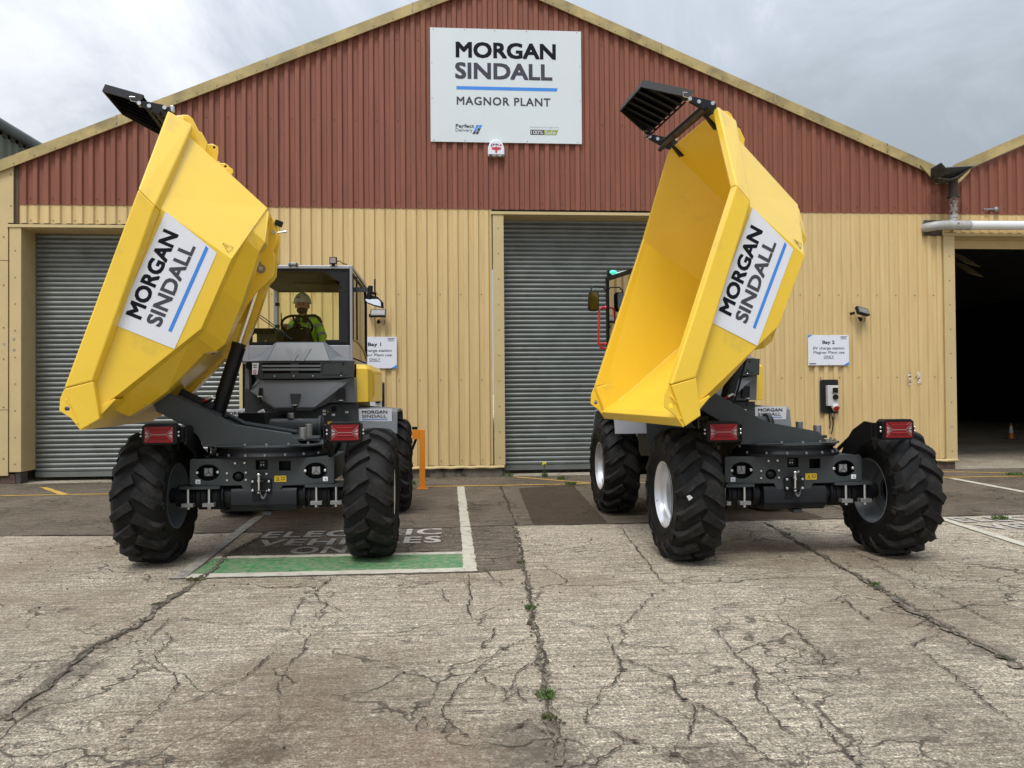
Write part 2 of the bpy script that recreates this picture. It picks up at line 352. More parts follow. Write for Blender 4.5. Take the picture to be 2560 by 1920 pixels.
        ax, bx = min(v.x for v in vs), max(v.x for v in vs); ay, by = min(v.y for v in vs), max(v.y for v in vs)
        # bold: the glyphs laid a few times side by side, each a hair above the other
        H = y1-y0; e = bold*H*.9
        offs = [(0, 0)] if not bold else [(-1, -1), (1, -1), (-1, 1), (1, 1), (0, -1), (0, 1), (-1, 0), (1, 0)]
        s.marks.append(len(s.f))
        for k, (ox, oy) in enumerate(offs):
            o = [mtx @ Vector((x0+e+(v.x-ax)/(bx-ax)*(x1-x0-2*e)+ox*e, y0+e+(v.y-ay)/(by-ay)*(y1-y0-2*e)+oy*e, depth+k*.00012)) for v in vs]
            s.add(o, fs, m)
        s.marks.append(len(s.f))
        return s
    def build(s, name, parent=None, smooth=35, bevel=0., solid=0., matrix=None, fix=True):
        me = bpy.data.meshes.new(name); me.from_pydata(s.v, [], s.f)
        for m in s.mats: me.materials.append(M[m])
        me.polygons.foreach_set('material_index', s.m)
        if fix:
            bm = bmesh.new(); bm.from_mesh(me); bmesh.ops.recalc_face_normals(bm, faces=bm.faces); bm.to_mesh(me); bm.free()
        if smooth: me.shade_smooth(); me.set_sharp_from_angle(angle=radians(smooth))
        me.update()
        o = bpy.data.objects.new(name, me); COL.objects.link(o)
        if parent: o.parent = parent
        if matrix is not None: o.matrix_local = matrix
        if solid:
            q = o.modifiers.new('s', 'SOLIDIFY'); q.thickness = solid; q.offset = -1
        if bevel:
            q = o.modifiers.new('b', 'BEVEL'); q.width = bevel; q.segments = 2; q.limit_method = 'ANGLE'; q.angle_limit = radians(40); q.harden_normals = False
        return o
def build_each(b, name, parent=None, gap=.0, **k):
    """one object per loose piece (pieces that touch or overlap stay together when gap > 0)"""
    n = len(b.v); par = list(range(n))
    def find(i):
        while par[i] != i: par[i] = par[par[i]]; i = par[i]
        return i
    for f in b.f:
        for i in f[1:]: par[find(i)] = find(f[0])
    grp = {}
    for i in range(n): grp.setdefault(find(i), []).append(i)
    isl = []
    for g_, idx in grp.items():
        a = np.array([b.v[i] for i in idx]); isl.append([set([g_]), a.min(0), a.max(0)])
    merged = True
    while merged:
        merged = False
        for i in range(len(isl)):
            for j in range(i+1, len(isl)):
                if np.all(isl[i][1]-gap <= isl[j][2]) and np.all(isl[j][1]-gap <= isl[i][2]):
                    isl[i] = [isl[i][0] | isl[j][0], np.minimum(isl[i][1], isl[j][1]), np.maximum(isl[i][2], isl[j][2])]; isl.pop(j); merged = True; break
            if merged: break
    outl = []
    for g_, lo, hi in isl:
        c = MB(); mp = {}
        for f, mi_ in zip(b.f, b.m):
            if find(f[0]) in g_:
                for i in f:
                    if i not in mp: mp[i] = len(c.v); c.v.append(b.v[i])
                c.f.append(tuple(mp[i] for i in f)); c.m.append(c.mi(b.mats[mi_]))
        outl.append(c.build(name, parent=parent, **k))
    return outl
def build_text(b, name, parent=None):
    """one object per line of lettering; the other marks each their own"""
    ms = b.marks; segs = []; p = 0
    for i in range(0, len(ms), 2):
        if ms[i] > p: segs.append((p, ms[i], 0))
        segs.append((ms[i], ms[i+1], 1)); p = ms[i+1]
    if p < len(b.f): segs.append((p, len(b.f), 0))
    for a, e, t in segs:
        c = MB(); mp = {}
        for f, mi_ in zip(b.f[a:e], b.m[a:e]):
            for i in f:
                if i not in mp: mp[i] = len(c.v); c.v.append(b.v[i])
            c.f.append(tuple(mp[i] for i in f)); c.m.append(c.mi(b.mats[mi_]))
        if t: c.build(name, parent=parent, smooth=0, fix=False)
        else: build_each(c, 'printed_mark', parent, .001, smooth=0, fix=False)
def tag(o, label=None, cat=None, group=None, kind=None):
    if label: o['label'] = label
    if cat: o['category'] = cat
    if group: o['group'] = group
    if kind: o['kind'] = kind
    return o
def thing(name, loc, label, cat, group=None, rz=0):
    o = bpy.data.objects.new(name, None); COL.objects.link(o); o.location = loc; o.rotation_euler = (0, 0, rz); o.empty_display_size = .2
    return tag(o, label, cat, group)
def copy_tree(o, parent=None):
    c = o.copy(); COL.objects.link(c); c.parent = parent
    for ch in list(o.children): copy_tree(ch, c)
    return c
# ================================================================ GROUND
def sheet(name, polys, m, z, kind='structure', jitter=0., seed=1, label=None, cat=None):
    rnd = random.Random(seed); b = MB()
    for poly in polys:
        pts = []
        for i in range(len(poly)):
            p = poly[i]; q = poly[(i+1) % len(poly)]; L = math.hypot(q[0]-p[0], q[1]-p[1]); k = max(1, int(L/.05)) if jitter else 1
            for j in range(k):
                t = j/k; dx, dy = (q[0]-p[0])/L, (q[1]-p[1])/L; o = rnd.gauss(0, jitter) if jitter else 0
                pts.append((p[0]+(q[0]-p[0])*t-dy*o, p[1]+(q[1]-p[1])*t+dx*o, z))
        b.quad(pts, m)
    o = b.build(name, smooth=0)
    bm = bmesh.new(); bm.from_mesh(o.data); bmesh.ops.triangulate(bm, faces=bm.faces)
    for f in bm.faces:
        if f.normal.z < 0: f.normal_flip()
    bm.to_mesh(o.data); bm.free()
    return tag(o, label, cat, kind=kind)
g = MB()
g.quad([(-400, -60, 0), (400, -60, 0), (400, 900, 0), (-400, 900, 0)], 'ground'); tag(g.build('ground', smooth=0), kind='structure')
AP = [(-9.5, 9.05), (-5.857, 8.90), (-3.715, 8.76), (-2.1, 8.75), (.03, 8.80), (.69, 8.85), (2.6, 8.80), (3.18, 8.83), (4.56, 8.83), (6.18, 8.87), (7.6, 8.88), (14, 8.9)]
sheet('apron_paving', [AP+[(14, 14.15), (-9.5, 14.15)]], 'slab', .003, jitter=.006)
sheet('bay_paving', [[(-2.1, 8.74), (-2.2, 7.47), (-2.38, 6.6), (.19, 6.56), (.60, 6.69), (.66, 8.78)]], 'slab2', .005, jitter=.006, seed=3)
sheet('oil_stained_paving', [[(1.02, 12.3), (.90, 8.94), (1.77, 8.86), (1.95, 12.6)], [(3.0, 12), (2.75, 8.9), (4.4, 8.92), (4.5, 12)]], 'slab3', .006, jitter=.008, seed=4)
sheet('bay_marking', [[(-2.355, 6.60), (-2.245, 6.60), (-2.52, 12.6), (-2.63, 12.6)]], 'pwhite2', .0095, jitter=.003, seed=5)
sheet('bay_marking', [[(.073, 6.59), (.186, 6.59), (.150, 12.63), (.035, 12.6)]], 'pwhite', .0095, jitter=.005, seed=6)
sheet('bay_marking', [[(-2.24, 6.60), (.072, 6.59), (.072, 6.735), (-2.24, 6.75)], [(-2.24, 7.355), (.072, 7.312), (.072, 7.42), (-2.25, 7.46)]], 'pwhite', .0085, jitter=.004, seed=7)
sheet('bay_marking', [[(-2.24, 6.755), (.072, 6.74), (.072, 7.307), (-2.24, 7.35)]], 'pgreen', .0085, jitter=.003, seed=8)
sheet('bay_marking', [[(5.664, 8.637), (5.418, 6.6), (5.53, 6.6), (5.78, 8.70), (6.2, 12.6), (6.08, 12.6)], [(8.44, 12.63), (8.30, 10.0), (8.42, 10.0), (8.58, 12.63)]], 'pwhite', .0095, jitter=.004, seed=9)
sheet('bay_marking', [[(5.6, 6.62), (7.9, 6.62), (7.9, 6.74), (5.62, 6.74)]], 'pwhite', .0085, jitter=.004, seed=11)
sheet('bay_marking', [[(5.62, 6.745), (7.9, 6.745), (7.9, 7.3), (5.68, 7.3)]], 'pgreen', .0085, jitter=.004, seed=12)
YL = [[(-9, 12.40), (-2.7, 12.40), (-2.7, 12.47), (-9, 12.47)], [(-6.95, 13.5), (-6.84, 13.5), (-6.0, 12.48), (-6.15, 12.48)],
      [(-.5, 12.66), (.95, 12.66), (2.3, 12.70), (2.3, 12.77), (.95, 12.74), (-.5, 12.74)], [(.98, 13.98), (1.12, 13.98), (2.3, 12.86), (2.18, 12.84)],
      [(2.3, 12.70), (9.9, 12.74), (9.9, 12.81), (2.3, 12.77)], [(8.9, 13.75), (9.0, 13.80), (10.9, 12.9), (10.8, 12.85)]]
sheet('yellow_marking', YL, 'pyellow', .0095, jitter=.006, seed=10)
b = MB(); E0 = Matrix.Translation((0, 0, .0095))
b.text('ELECTRIC', E0, 'ptext', -2.07, -.148, 8.36, 8.73, bold=.03, space=1.1)
b.text('VEHICLES', E0, 'ptext', -2.02, -.146, 7.90, 8.25, bold=.03, space=1.1)
b.text('ONLY', E0, 'ptext', -1.60, -.62, 7.49, 7.82, bold=.03, space=1.1)
tag(b.build('bay_lettering', smooth=0, fix=False), kind='structure')
b = MB(); b.text('ELECTRIC', E0, 'ptext', 5.80, 7.75, 8.42, 8.76, bold=.03, space=1.1); b.text('VEHICLES', E0, 'ptext', 5.82, 7.72, 7.95, 8.28, bold=.03, space=1.1)
b.text('ONLY', E0, 'ptext', 6.2, 7.2, 7.50, 7.82, bold=.03, space=1.1)
tag(b.build('bay_lettering', smooth=0, fix=False), kind='structure')
# ---- cracks and open joints in the yard
MAJOR=[([(0.681,8.801),(0.639,7.803),(0.602,6.97),(0.558,6.065),(0.535,5.55),(0.502,5.038),(0.496,4.71),(0.483,4.394),(0.466,4.117),(0.445,3.784),(0.438,3.557),(0.438,3.373),(0.412,3.118)],[0.02,0.05]),([(-2.061,8.84),(-2.092,8.264),(-2.137,7.761),(-2.148,7.277),(-2.112,6.947),(-2.114,6.62),(-2.107,6.378),(-2.134,6.079),(-2.137,5.781),(-2.116,5.466),(-2.101,5.224),(-2.139,5.152),(-2.162,4.975),(-2.206,4.862),(-2.197,4.686),(-2.14,4.291),(-2.13,4.096),(-2.124,3.94),(-2.135,3.798)],[0.02,0.07]),([(3.569,8.693),(3.515,8.175),(3.441,7.572),(3.372,6.97),(3.339,6.666),(3.294,6.388),(3.28,6.098),(3.238,5.78),(3.214,5.541),(3.193,5.345),(3.159,5.097),(3.14,4.889),(3.078,4.701),(3.097,4.555),(3.101,4.32),(3.096,4.138),(3.071,3.971)],[0.03,0.09])]
MINOR=[[(-2.22,4.735),(-2.268,4.648),(-2.345,4.511)],[(-2.357,4.443),(-2.366,4.338),(-2.398,4.266)],[(3.652,6.631),(3.619,6.156),(3.588,5.715),(3.603,5.605),(3.564,5.236),(3.509,4.954),(3.52,4.732),(3.494,4.515)],[(3.626,5.64),(3.743,5.644),(4.018,5.588),(4.346,5.607)],[(2.678,4.362),(2.689,4.192),(2.652,4.039),(2.604,3.835),(2.606,3.715),(2.563,3.551),(2.536,3.361),(2.523,3.269)],[(3.011,4.599),(2.757,4.435),(2.678,4.362)],[(1.655,4.96),(1.622,4.598),(1.605,4.344),(1.61,4.141),(1.595,3.957),(1.567,3.91),(1.511,3.819),(1.485,3.579),(1.477,3.422),(1.478,3.277),(1.546,3.219)],[(1.073,3.933),(1.26,3.927),(1.521,3.914),(1.656,3.897),(1.768,3.953),(1.854,3.971),(1.981,3.933),(2.133,3.944)],[(2.167,5.113),(2.142,4.834),(2.129,4.652),(2.094,4.388),(2.088,4.266),(1.971,4.051)],[(1.683,3.85),(1.675,3.668),(1.666,3.481),(1.641,3.297),(1.626,3.129),(1.615,3.008)],[(1.114,4.081),(1.13,4.002),(1.107,3.858),(1.115,3.732),(1.151,3.674),(1.2,3.585),(1.25,3.462),(1.252,3.333),(1.26,3.212),(1.27,3.068)],[(1.142,3.675),(1.09,3.496),(1.054,3.369),(1.006,3.269)],[(0.874,3.215),(0.913,3.163),(0.937,3.07)],[(2.849,5.504),(2.771,5.181),(2.708,4.776)],[(2.628,5.333),(2.939,5.545)],[(1.762,5.241),(1.999,5.398)],[(0.535,5.237),(0.66,5.162),(0.793,5.009),(0.944,4.879),(1.051,4.944),(1.167,5.09),(1.31,5.377),(1.471,5.699),(1.6,5.817)],[(0.944,4.879),(0.933,4.6),(0.929,4.38),(0.905,4.154),(0.806,3.983),(0.719,3.871),(0.681,3.718),(0.612,3.62),(0.59,3.543),(0.603,3.475),(0.706,3.383),(0.769,3.308),(0.836,3.234),(0.885,3.134),(0.901,3.074)],[(0.936,4.364),(1.004,4.256),(1.067,4.112),(1.139,4.052),(1.115,3.904),(1.114,3.788)],[(0.73,3.346),(0.685,3.248),(0.61,3.175),(0.545,3.106)],[(0.476,4.782),(0.379,4.688),(0.297,4.597),(0.205,4.451),(0.138,4.312),(0.114,4.177),(-0.001,4.011),(-0.037,3.808),(-0.07,3.726),(-0.044,3.602),(-0.003,3.522),(0.044,3.427)],[(0.133,4.176),(0.167,4.069),(0.228,3.989),(0.269,3.914),(0.251,3.781)],[(0.441,4.339),(0.337,4.182),(0.317,4.055),(0.28,3.937)],[(0.256,5.024),(0.222,4.807),(0.151,4.677),(0.179,4.577)],[(0.11,6.538),(0.109,6.113),(0.116,5.79),(0.078,5.504),(0.103,5.198)],[(-0.109,6.08),(-0.104,5.813),(-0.037,5.61)],[(-0.542,5.963),(-0.346,6.105),(-0.239,6.208),(-0.069,6.307),(0.078,6.414)],[(-0.609,6.551),(-0.356,6.279),(-0.223,6.177)],[(0.237,6.724),(0.31,6.327),(0.383,6.084),(0.538,5.929)],[(0.309,3.958),(0.317,3.841),(0.347,3.771)],[(-0.044,3.583),(-0.082,3.456)],[(0.21,3.679),(0.023,3.676)],[(0.362,3.584),(0.246,3.48),(0.155,3.434)],[(-0.178,3.483),(-0.174,3.576),(-0.152,3.632)],[(-1.879,4.748),(-1.774,4.66),(-1.67,4.516),(-1.548,4.365),(-1.453,4.175),(-1.431,3.962),(-1.426,3.833),(-1.471,3.736),(-1.473,3.604),(-1.475,3.515)],[(-1.748,4.673),(-1.731,4.766),(-1.773,4.971),(-1.847,5.086)],[(-0.979,6.592),(-1.039,6.412),(-1.07,6.019),(-0.998,5.758),(-0.93,5.655),(-0.819,5.507),(-0.714,5.365)],[(-0.732,5.325),(-0.816,5.172),(-0.883,5.026),(-0.925,4.887),(-0.897,4.683),(-0.941,4.445),(-0.934,4.279),(-0.923,4.1),(-0.861,3.843)],[(-1.06,4.668),(-1.102,4.461),(-1.124,4.245),(-1.243,4.082),(-1.289,3.948),(-1.425,3.853)],[(-1.968,5.451),(-1.75,5.367),(-1.538,5.245),(-1.311,5.261)],[(-1.136,5.871),(-1.13,5.584),(-1.091,5.16)],[(-1.669,4.488),(-1.743,4.357),(-1.815,4.26)],[(-1.994,4.728),(-2.016,4.55),(-2.031,4.412),(-2.003,4.253),(-2.001,4.154)],[(-1.916,4.951),(-1.925,5.206),(-1.955,5.45)],[(1.864,8.717),(1.727,6.997),(1.678,6.432),(1.65,5.949)],[(-2.555,10.756),(-3.03,9.831),(-3.033,9.311)]]
def ribbon(b, pts, w0, w1, m, z, rnd, step=.02, wob=.012, mn=.06):
    P = [Vector((x, y, 0)) for x, y in pts]; L = [0]
    for i in range(1, len(P)): L.append(L[-1]+(P[i]-P[i-1]).length)
    n = max(3, int(L[-1]/step)); vs = []; o1 = o2 = wa = wb = 0
    for k in range(n+1):
        s = L[-1]*k/n; i = 0
        while i < len(P)-2 and L[i+1] < s: i += 1
        t = (s-L[i])/max(1e-6, L[i+1]-L[i]); p = P[i].lerp(P[i+1], t); d = (P[i+1]-P[i]).normalized(); nn = Vector((-d.y, d.x, 0))
        o1 = o1*.80+rnd.gauss(0, wob*.6); wa = wa*.75+rnd.gauss(0, .28); wb = wb*.75+rnd.gauss(0, .28)
        w = w0+(w1-w0)*k/n; e = min(1, 6*min(k, n-k)/n+.15) if w1 < .02 else 1
        a = max(mn, .5+wa)*w*e; c = max(mn, .5+wb)*w*e
        vs += [p+nn*(o1+a)+Vector((0, 0, z)), p+nn*(o1-c)+Vector((0, 0, z))]
    b.add(vs, [(2*k+1, 2*k+3, 2*k+2, 2*k) for k in range(n)], m)
rnd = random.Random(5)
b = MB()
for pts, (wa, wb) in MAJOR: pts = [tuple(p) for p in pts]; ribbon(b, pts, wb*.40, wb*.55, 'joint', .0105, rnd, .03, .012)
tag(b.build('slab_joint', smooth=0, fix=False), kind='structure')
b = MB()
for pts, w in MAJOR: ribbon(b, [(x+.012, y) for x, y in pts], .008, .012, 'crack', .0115, rnd, .02, .012)
for pts in MINOR:
    ribbon(b, pts, .0062, .0068, 'crack', .0115, rnd, .012, .008, .28)
    # crumbled spots along the crack
    for k in range(int(len(pts)*.4)):
        i = rnd.randrange(len(pts)-1); t = rnd.random(); x = pts[i][0]+(pts[i+1][0]-pts[i][0])*t; y = pts[i][1]+(pts[i+1][1]-pts[i][1])*t
        r = rnd.uniform(.006, .016); n = 7; a0 = rnd.random()*6
        b.quad([(x+r*rnd.uniform(.5, 1.5)*cos(a0+2*pi*j/n)*1.6, y+r*rnd.uniform(.5, 1.3)*sin(a0+2*pi*j/n), .0122) for j in range(n)], 'crack')
    # side branches
    for k in range(2):
        i = rnd.randrange(len(pts)-1); x, y = pts[i]; a = rnd.random()*6.28; q = [(x, y)]
        for j in range(rnd.randrange(3, 7)):
            a += rnd.gauss(0, .5); q.append((q[-1][0]+.06*cos(a), q[-1][1]+.06*sin(a)))
        ribbon(b, q, .003, .0015, 'crack', .0118, rnd, .018, .006)
for (x0, x1, y, ) in ((-1.9, .55, 5.9), (-2.6, .5, 5.35), (-1.2, .6, 6.25), (-3.2, -.9, 6.2), (1.4, 4.0, 5.75), (-.6, .5, 4.3)):
    ribbon(b, [(x0, y+.03), ((x0+x1)/2, y), (x1, y+.02)], .003, .003, 'crack', .0112, rnd, .03, .003)
for x in (.7, 2.6, 3.1, 4.9): ribbon(b, [(x, 8.85), (x*1.02+.04, 12.6)], .015, .02, 'crack', .0112, rnd, .04, .008)
ribbon(b, AP, .02, .02, 'crack', .0112, rnd, .03, .006)
tag(b.build('ground_crack', smooth=0, fix=False), kind='structure')
# loose grit and small stones
b = MB()
for k in range(750):
    if k < 420:
        pts = MAJOR[k % 3][0]; i = rnd.randrange(len(pts)-1); t = rnd.random(); x = pts[i][0]+(pts[i+1][0]-pts[i][0])*t+rnd.gauss(0, .03); y = pts[i][1]+(pts[i+1][1]-pts[i][1])*t+rnd.gauss(0, .03)
    elif k < 560: x, y = rnd.uniform(-9, 10), rnd.uniform(13.4, 13.9)
    else: x, y = rnd.uniform(-5, 6), rnd.uniform(2.8, 8.5)
    r = rnd.uniform(.003, .009); b.sphere((x, y, r*.5+.006), (r*rnd.uniform(.8, 1.5), r, r*.7), rnd.choice(['ground', 'crack', 'joint']), n=5, k=3)
tag(b.build('gravel', smooth=0), 'fine loose grit along the joints of the cracked concrete yard', 'gravel', kind='stuff')

# ================================================================ WAREHOUSE
YW = 14.2; CP = .19
def roofz(x): return 9.33-.415*abs(x-.85)
def clad(b, x0, x1, z0, ztop, m, y=YW, phase=0., screws=(), wavy=0.):
    """trapezoid-profile sheet from x0 to x1; crests stand towards the yard"""
    xs = []; k = math.floor((x0-phase)/CP)-1
    while phase+k*CP < x1+CP:
        o = phase+k*CP
        for dx, d in ((0, 0), (.008, .005), (.024, .041), (.032, .044), (.092, .044), (.100, .041), (.116, .005), (.124, 0)): xs.append((o+dx, d))
        k += 1
    P = [(x, d) for x, d in xs if x0 <= x <= x1]; P = [(x0, 0)]+P+[(x1, 0)]
    vs = []; rows = 5
    for x, d in P:
        zt = ztop(x) if callable(ztop) else ztop
        zb = z0-.016*wavy*(d/.044)
        for r in range(rows+1): vs.append((x, y-d, zb+(zt-zb)*r/rows))
    n = rows+1
    b.add(vs, [(i*n+r, (i+1)*n+r, (i+1)*n+r+1, i*n+r+1) for i in range(len(P)-1) for r in range(rows)], m)
    for z in screws:
        k = math.ceil((x0-phase)/CP)
        while phase+k*CP+.07 < x1:
            x = phase+k*CP+.155
            zt = ztop(x) if callable(ztop) else ztop
            if k % 2 == 0 and z < zt-.05 and x < x1: b.cyl((x, y-.001, z), (x, y-.012, z), .009, 'screw', n=6)
            k += 1
def frame_posts(b, x0, x1, ztop, jamb=.2, depth=.45, zb=.05, m='tan2', left=True, right=True):
    # cream flashings round a door opening x0..x1 (opening edges)
    if left:
        b.bb((x0-jamb, YW-.055, zb), (x0, YW-.047, ztop), m); b.bb((x0-.008, YW-.047, zb), (x0, YW+depth, ztop), m); b.bb((x0-jamb, YW-.047, zb), (x0-jamb+.008, YW+.0, ztop), m)
    if right:
        b.bb((x1, YW-.055, zb), (x1+jamb, YW-.047, ztop), m); b.bb((x1, YW-.047, zb), (x1+.008, YW+depth, ztop), m); b.bb((x1+jamb-.008, YW-.047, zb), (x1+jamb, YW+.0, ztop), m)
    xa, xb = (x0-jamb if left else x0), (x1+jamb if right else x1)
    b.bb((xa-.03, YW-.075, ztop+.002), (xb+.03, YW-.067, ztop+.055), m); b.bb((xa-.03, YW-.067, ztop+.002), (xb+.03, YW+.0, ztop+.010), m)
    b.bb((x0, YW+.0, ztop-.006), (x1, YW+depth, ztop), m); b.bb((x0, YW+depth-.01, ztop-.17), (x1, YW+depth, ztop-.006), m)
    for k in range(10):
        z = .35+k*.47
        if z > ztop: break
        for xx, on in ((x0-jamb*.5, left), (x1+jamb*.5, right)):
            if on: b.cyl((xx, YW-.055, z), (xx, YW-.066, z), .010, 'screw', n=6)
def shutter(b, x0, x1, z0, z1, y):
    P = []; z = z0; pit = .087
    while z < z1:
        for t, d in ((0, .0), (.10, .012), (.28, .022), (.50, .026), (.72, .020), (.84, .004), (.92, -.008)): P.append((z+t*pit, d))
        z += pit
    vs = []
    for z, d in P: vs += [(x0, y-d, z), (x1, y-d, z)]
    b.add(vs, [(2*i, 2*i+1, 2*i+3, 2*i+2) for i in range(len(P)-1)], 'shutter')
    b.bb((x0, y-.035, z0-.09), (x1, y+.01, z0), 'shutter')
    return b
DL = (-7.60, -3.85, 4.52); DM = (.93, 4.70, 4.83)   # door openings x0, x1, head
wh = thing('warehouse', (.85, YW, 0), 'large gabled warehouse clad in red-brown and cream ribbed sheet', 'warehouse')
inv = Matrix.Translation((-.85, -YW, 0))
def wp(b, name, **k):
    b.xf(inv); return b.build(name, parent=wh, **k)
b = MB(); clad(b, -7.66, 9.63, 4.94, lambda x: roofz(x)-.05, 'redclad', y=YW-.012, phase=-7.62, screws=(5.05, 6.55, 8.05), wavy=1.)
wp(b, 'gable_cladding', smooth=0, fix=False)
b = MB()
clad(b, -7.66, DL[1]+.19, 4.60, 4.98, 'tan', phase=-7.62, screws=(4.66,))
clad(b, DL[1]+.2, DM[0]-.22, .21, 4.98, 'tan', phase=-7.62, screws=(.30, 1.78, 3.36))
clad(b, DM[1]+.22, 9.44, .21, 4.98, 'tan', phase=-7.62, screws=(.30, 1.78, 3.36))
clad(b, 9.44, 9.64, 4.57, 4.98, 'tan', phase=-7.62)
b.xf(inv); build_each(b, 'wall_cladding', wh, .03, smooth=0, fix=False)
b = MB(); b.bb((-9.4, YW-.06, .15), (-7.82, YW-.03, roofz(-9.4)-.1), 'tan2')
b.prism([(-9.4, roofz(-9.4)-.1), (-7.73, roofz(-9.4)-.1), (-7.73, roofz(-7.73)-.05), (-9.4, roofz(-9.4)-.05)], 1, YW-.06, YW-.03, 'tan2')
b.bb((-7.82, YW-.06, 4.60), (-7.73, YW-.03, roofz(-9.4)-.1), 'tan2'); b.bb((-7.73, YW-.02, 4.6), (-7.66, YW+.02, 5.7), 'screw')
b.bb((-9.4, YW-.063, 3.93), (-7.8, YW-.060, 3.94), 'screw'); b.bb((-9.4, YW-.063, 1.30), (-7.8, YW-.060, 1.308), 'screw')
for z in (.45, 1.35, 2.2, 2.75, 3.5, 4.35, 4.9, 5.45): b.cyl((-7.77-.12*(z < 4.5), YW-.06, z), (-7.77-.12*(z < 4.5), YW-.07, z), .011, 'screw', n=6)
for x, z in ((-8.02, 2.55), (-7.88, 2.46), (-7.72, 2.55), (-8.01, 2.35), (-7.72, 2.36)): b.cyl((x, YW-.058, z), (x, YW-.0625, z), .022, 'clear', n=7)
wp(b, 'corner_panel', smooth=0)
for (x0, x1, zt, nm, lf, rt) in ((*DL, 'door_frame', True, True), (*DM, 'door_frame', True, True)):
    b = MB(); frame_posts(b, x0, x1, zt, left=lf, right=rt, zb=.21); wp(b, nm, smooth=0, bevel=.003)
for (x0, x1, zt) in (DL, DM):
    b = MB(); shutter(b, x0+.01, x1-.01, .16, zt-.05, YW+.42); wp(b, 'roller_shutter', smooth=50, fix=False)
# verge boards
for nm, xa, xb in (('verge_board', -9.6, .85), ('verge_board', .85, 9.6)):
    b = MB(); z = lambda x: roofz(x)
    b.prism([(xa, z(xa)-.20), (xb, z(xb)-.20), (xb, z(xb)), (xa, z(xa))], 1, YW-.13, YW-.10, 'barge')
    b.prism([(xa, z(xa)-.012), (xb, z(xb)-.012), (xb, z(xb)+.006), (xa, z(xa)+.006)], 1, YW-.10, YW+.2, 'barge')
    L = xb-xa
    for k in range(4):
        xx = xa+L*(k+.4)/4; b.prism([(xx, z(xx)-.205), (xx+.012, z(xx)-.206), (xx+.012, z(xx)+.008), (xx, z(xx)+.008)], 1, YW-.134, YW-.13, 'rusty')
    for k in range(30):
        xx = xa+L*(k+.5)/30; b.cyl((xx, YW-.131, z(xx)-.16), (xx, YW-.138, z(xx)-.16), .009, 'screw', n=6)
    wp(b, nm, smooth=0)
b = MB()
for xa, xb in ((-9.6, .85), (.85, 9.8)):
    b.add([(xa, YW+.02, roofz(xa)-.02), (xb, YW+.02, roofz(xb)-.02), (xb, YW+30, roofz(xb)-.02), (xa, YW+30, roofz(xa)-.02)], [(0, 1, 2, 3)], 'roof')
wp(b, 'roof', smooth=0, solid=.05)
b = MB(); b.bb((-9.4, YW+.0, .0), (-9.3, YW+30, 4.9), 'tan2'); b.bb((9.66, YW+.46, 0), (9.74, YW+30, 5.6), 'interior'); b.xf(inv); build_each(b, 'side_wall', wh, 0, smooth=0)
b = MB(); b.bb((DL[1]+.12, YW-.03, 0), (DM[0]-.05, YW+.25, .17), 'plinth'); b.bb((DM[1]+.05, YW-.03, 0), (9.6, YW+.25, .17), 'plinth'); b.bb((-9.4, YW-.02, 0), (DL[0]-.12, YW+.25, .17), 'brick')
b.bb((DL[0]-.11, YW-.03, 0), (DL[0]-.02, YW+.2, .2), 'rustd'); b.bb((DM[0]-.04, YW-.02, 0), (DM[0]-.002, YW+.25, .2), 'rustd'); b.bb((9.3, YW-.035, 0), (9.62, YW-.03, .15), 'brick')
b.xf(inv); build_each(b, 'plinth', wh, .02, smooth=0, bevel=.008)
b = MB()
for xa, xb in ((DL[1]+.2, DM[0]-.02), (DM[1]+.02, 9.66)):
    P = [(xa+(xb-xa)*i/60, .015*sin(i*1.3)*(.4+.6*random.random())) for i in range(61)]
    vs = []
    for x, d in P: vs += [(x, YW-.045, .205+d*.4), (x, YW-.085, .182+d*.6), (x, YW-.085, .160+d*.5), (x, YW+.0, .155)]
    b.add(vs, [(4*i+j, 4*i+4+j, 4*i+5+j, 4*i+1+j) for i in range(60) for j in range(3)], 'tan2')
b.xf(inv); build_each(b, 'drip_flashing', wh, .02, smooth=0, fix=False)
# ---- the neighbouring bay with the open doorway
nb = thing('warehouse', (13.5, YW, 0), 'neighbouring warehouse bay at the right edge with a dark open doorway', 'warehouse')
inv2 = Matrix.Translation((-13.5, -YW, 0))
def np_(b, name, **k):
    b.xf(inv2); return b.build(name, parent=nb, **k)
rz2 = lambda x: 5.66+.43*(x-9.62)
b = MB(); clad(b, 9.64, 16, 4.94, lambda x: rz2(x)-.02, 'redclad', y=YW-.012, phase=9.8, screws=(5.05, 6.2), wavy=1.)
b.tube([(10.25, YW-.06, 5.02), (10.45, YW-.07, 5.02)], .02, 'tin'); b.sphere((10.5, YW-.07, 5.02), .055, 'tin', n=10, k=6)
np_(b, 'gable_cladding', smooth=0, fix=False)
b = MB(); clad(b, 9.64, 16, 4.57, 4.98, 'tan', phase=9.8); np_(b, 'wall_cladding', smooth=0, fix=False)
b = MB(); b.prism([(9.62, rz2(9.62)), (16, rz2(16)), (16, rz2(16)+.2), (9.62, rz2(9.62)+.2)], 1, YW-.13, YW-.10, 'barge'); np_(b, 'verge_board', smooth=0)
b = MB(); frame_posts(b, 9.66, 15.5, 4.50, left=True, right=True, zb=.14, depth=.35, jamb=.22); np_(b, 'door_frame', smooth=0, bevel=.003)
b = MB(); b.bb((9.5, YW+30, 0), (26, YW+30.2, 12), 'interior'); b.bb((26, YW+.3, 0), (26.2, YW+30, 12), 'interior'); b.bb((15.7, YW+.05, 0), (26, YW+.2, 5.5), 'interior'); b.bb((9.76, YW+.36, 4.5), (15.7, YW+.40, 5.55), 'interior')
b.xf(inv2); build_each(b, 'interior_wall', nb, 0, smooth=0)
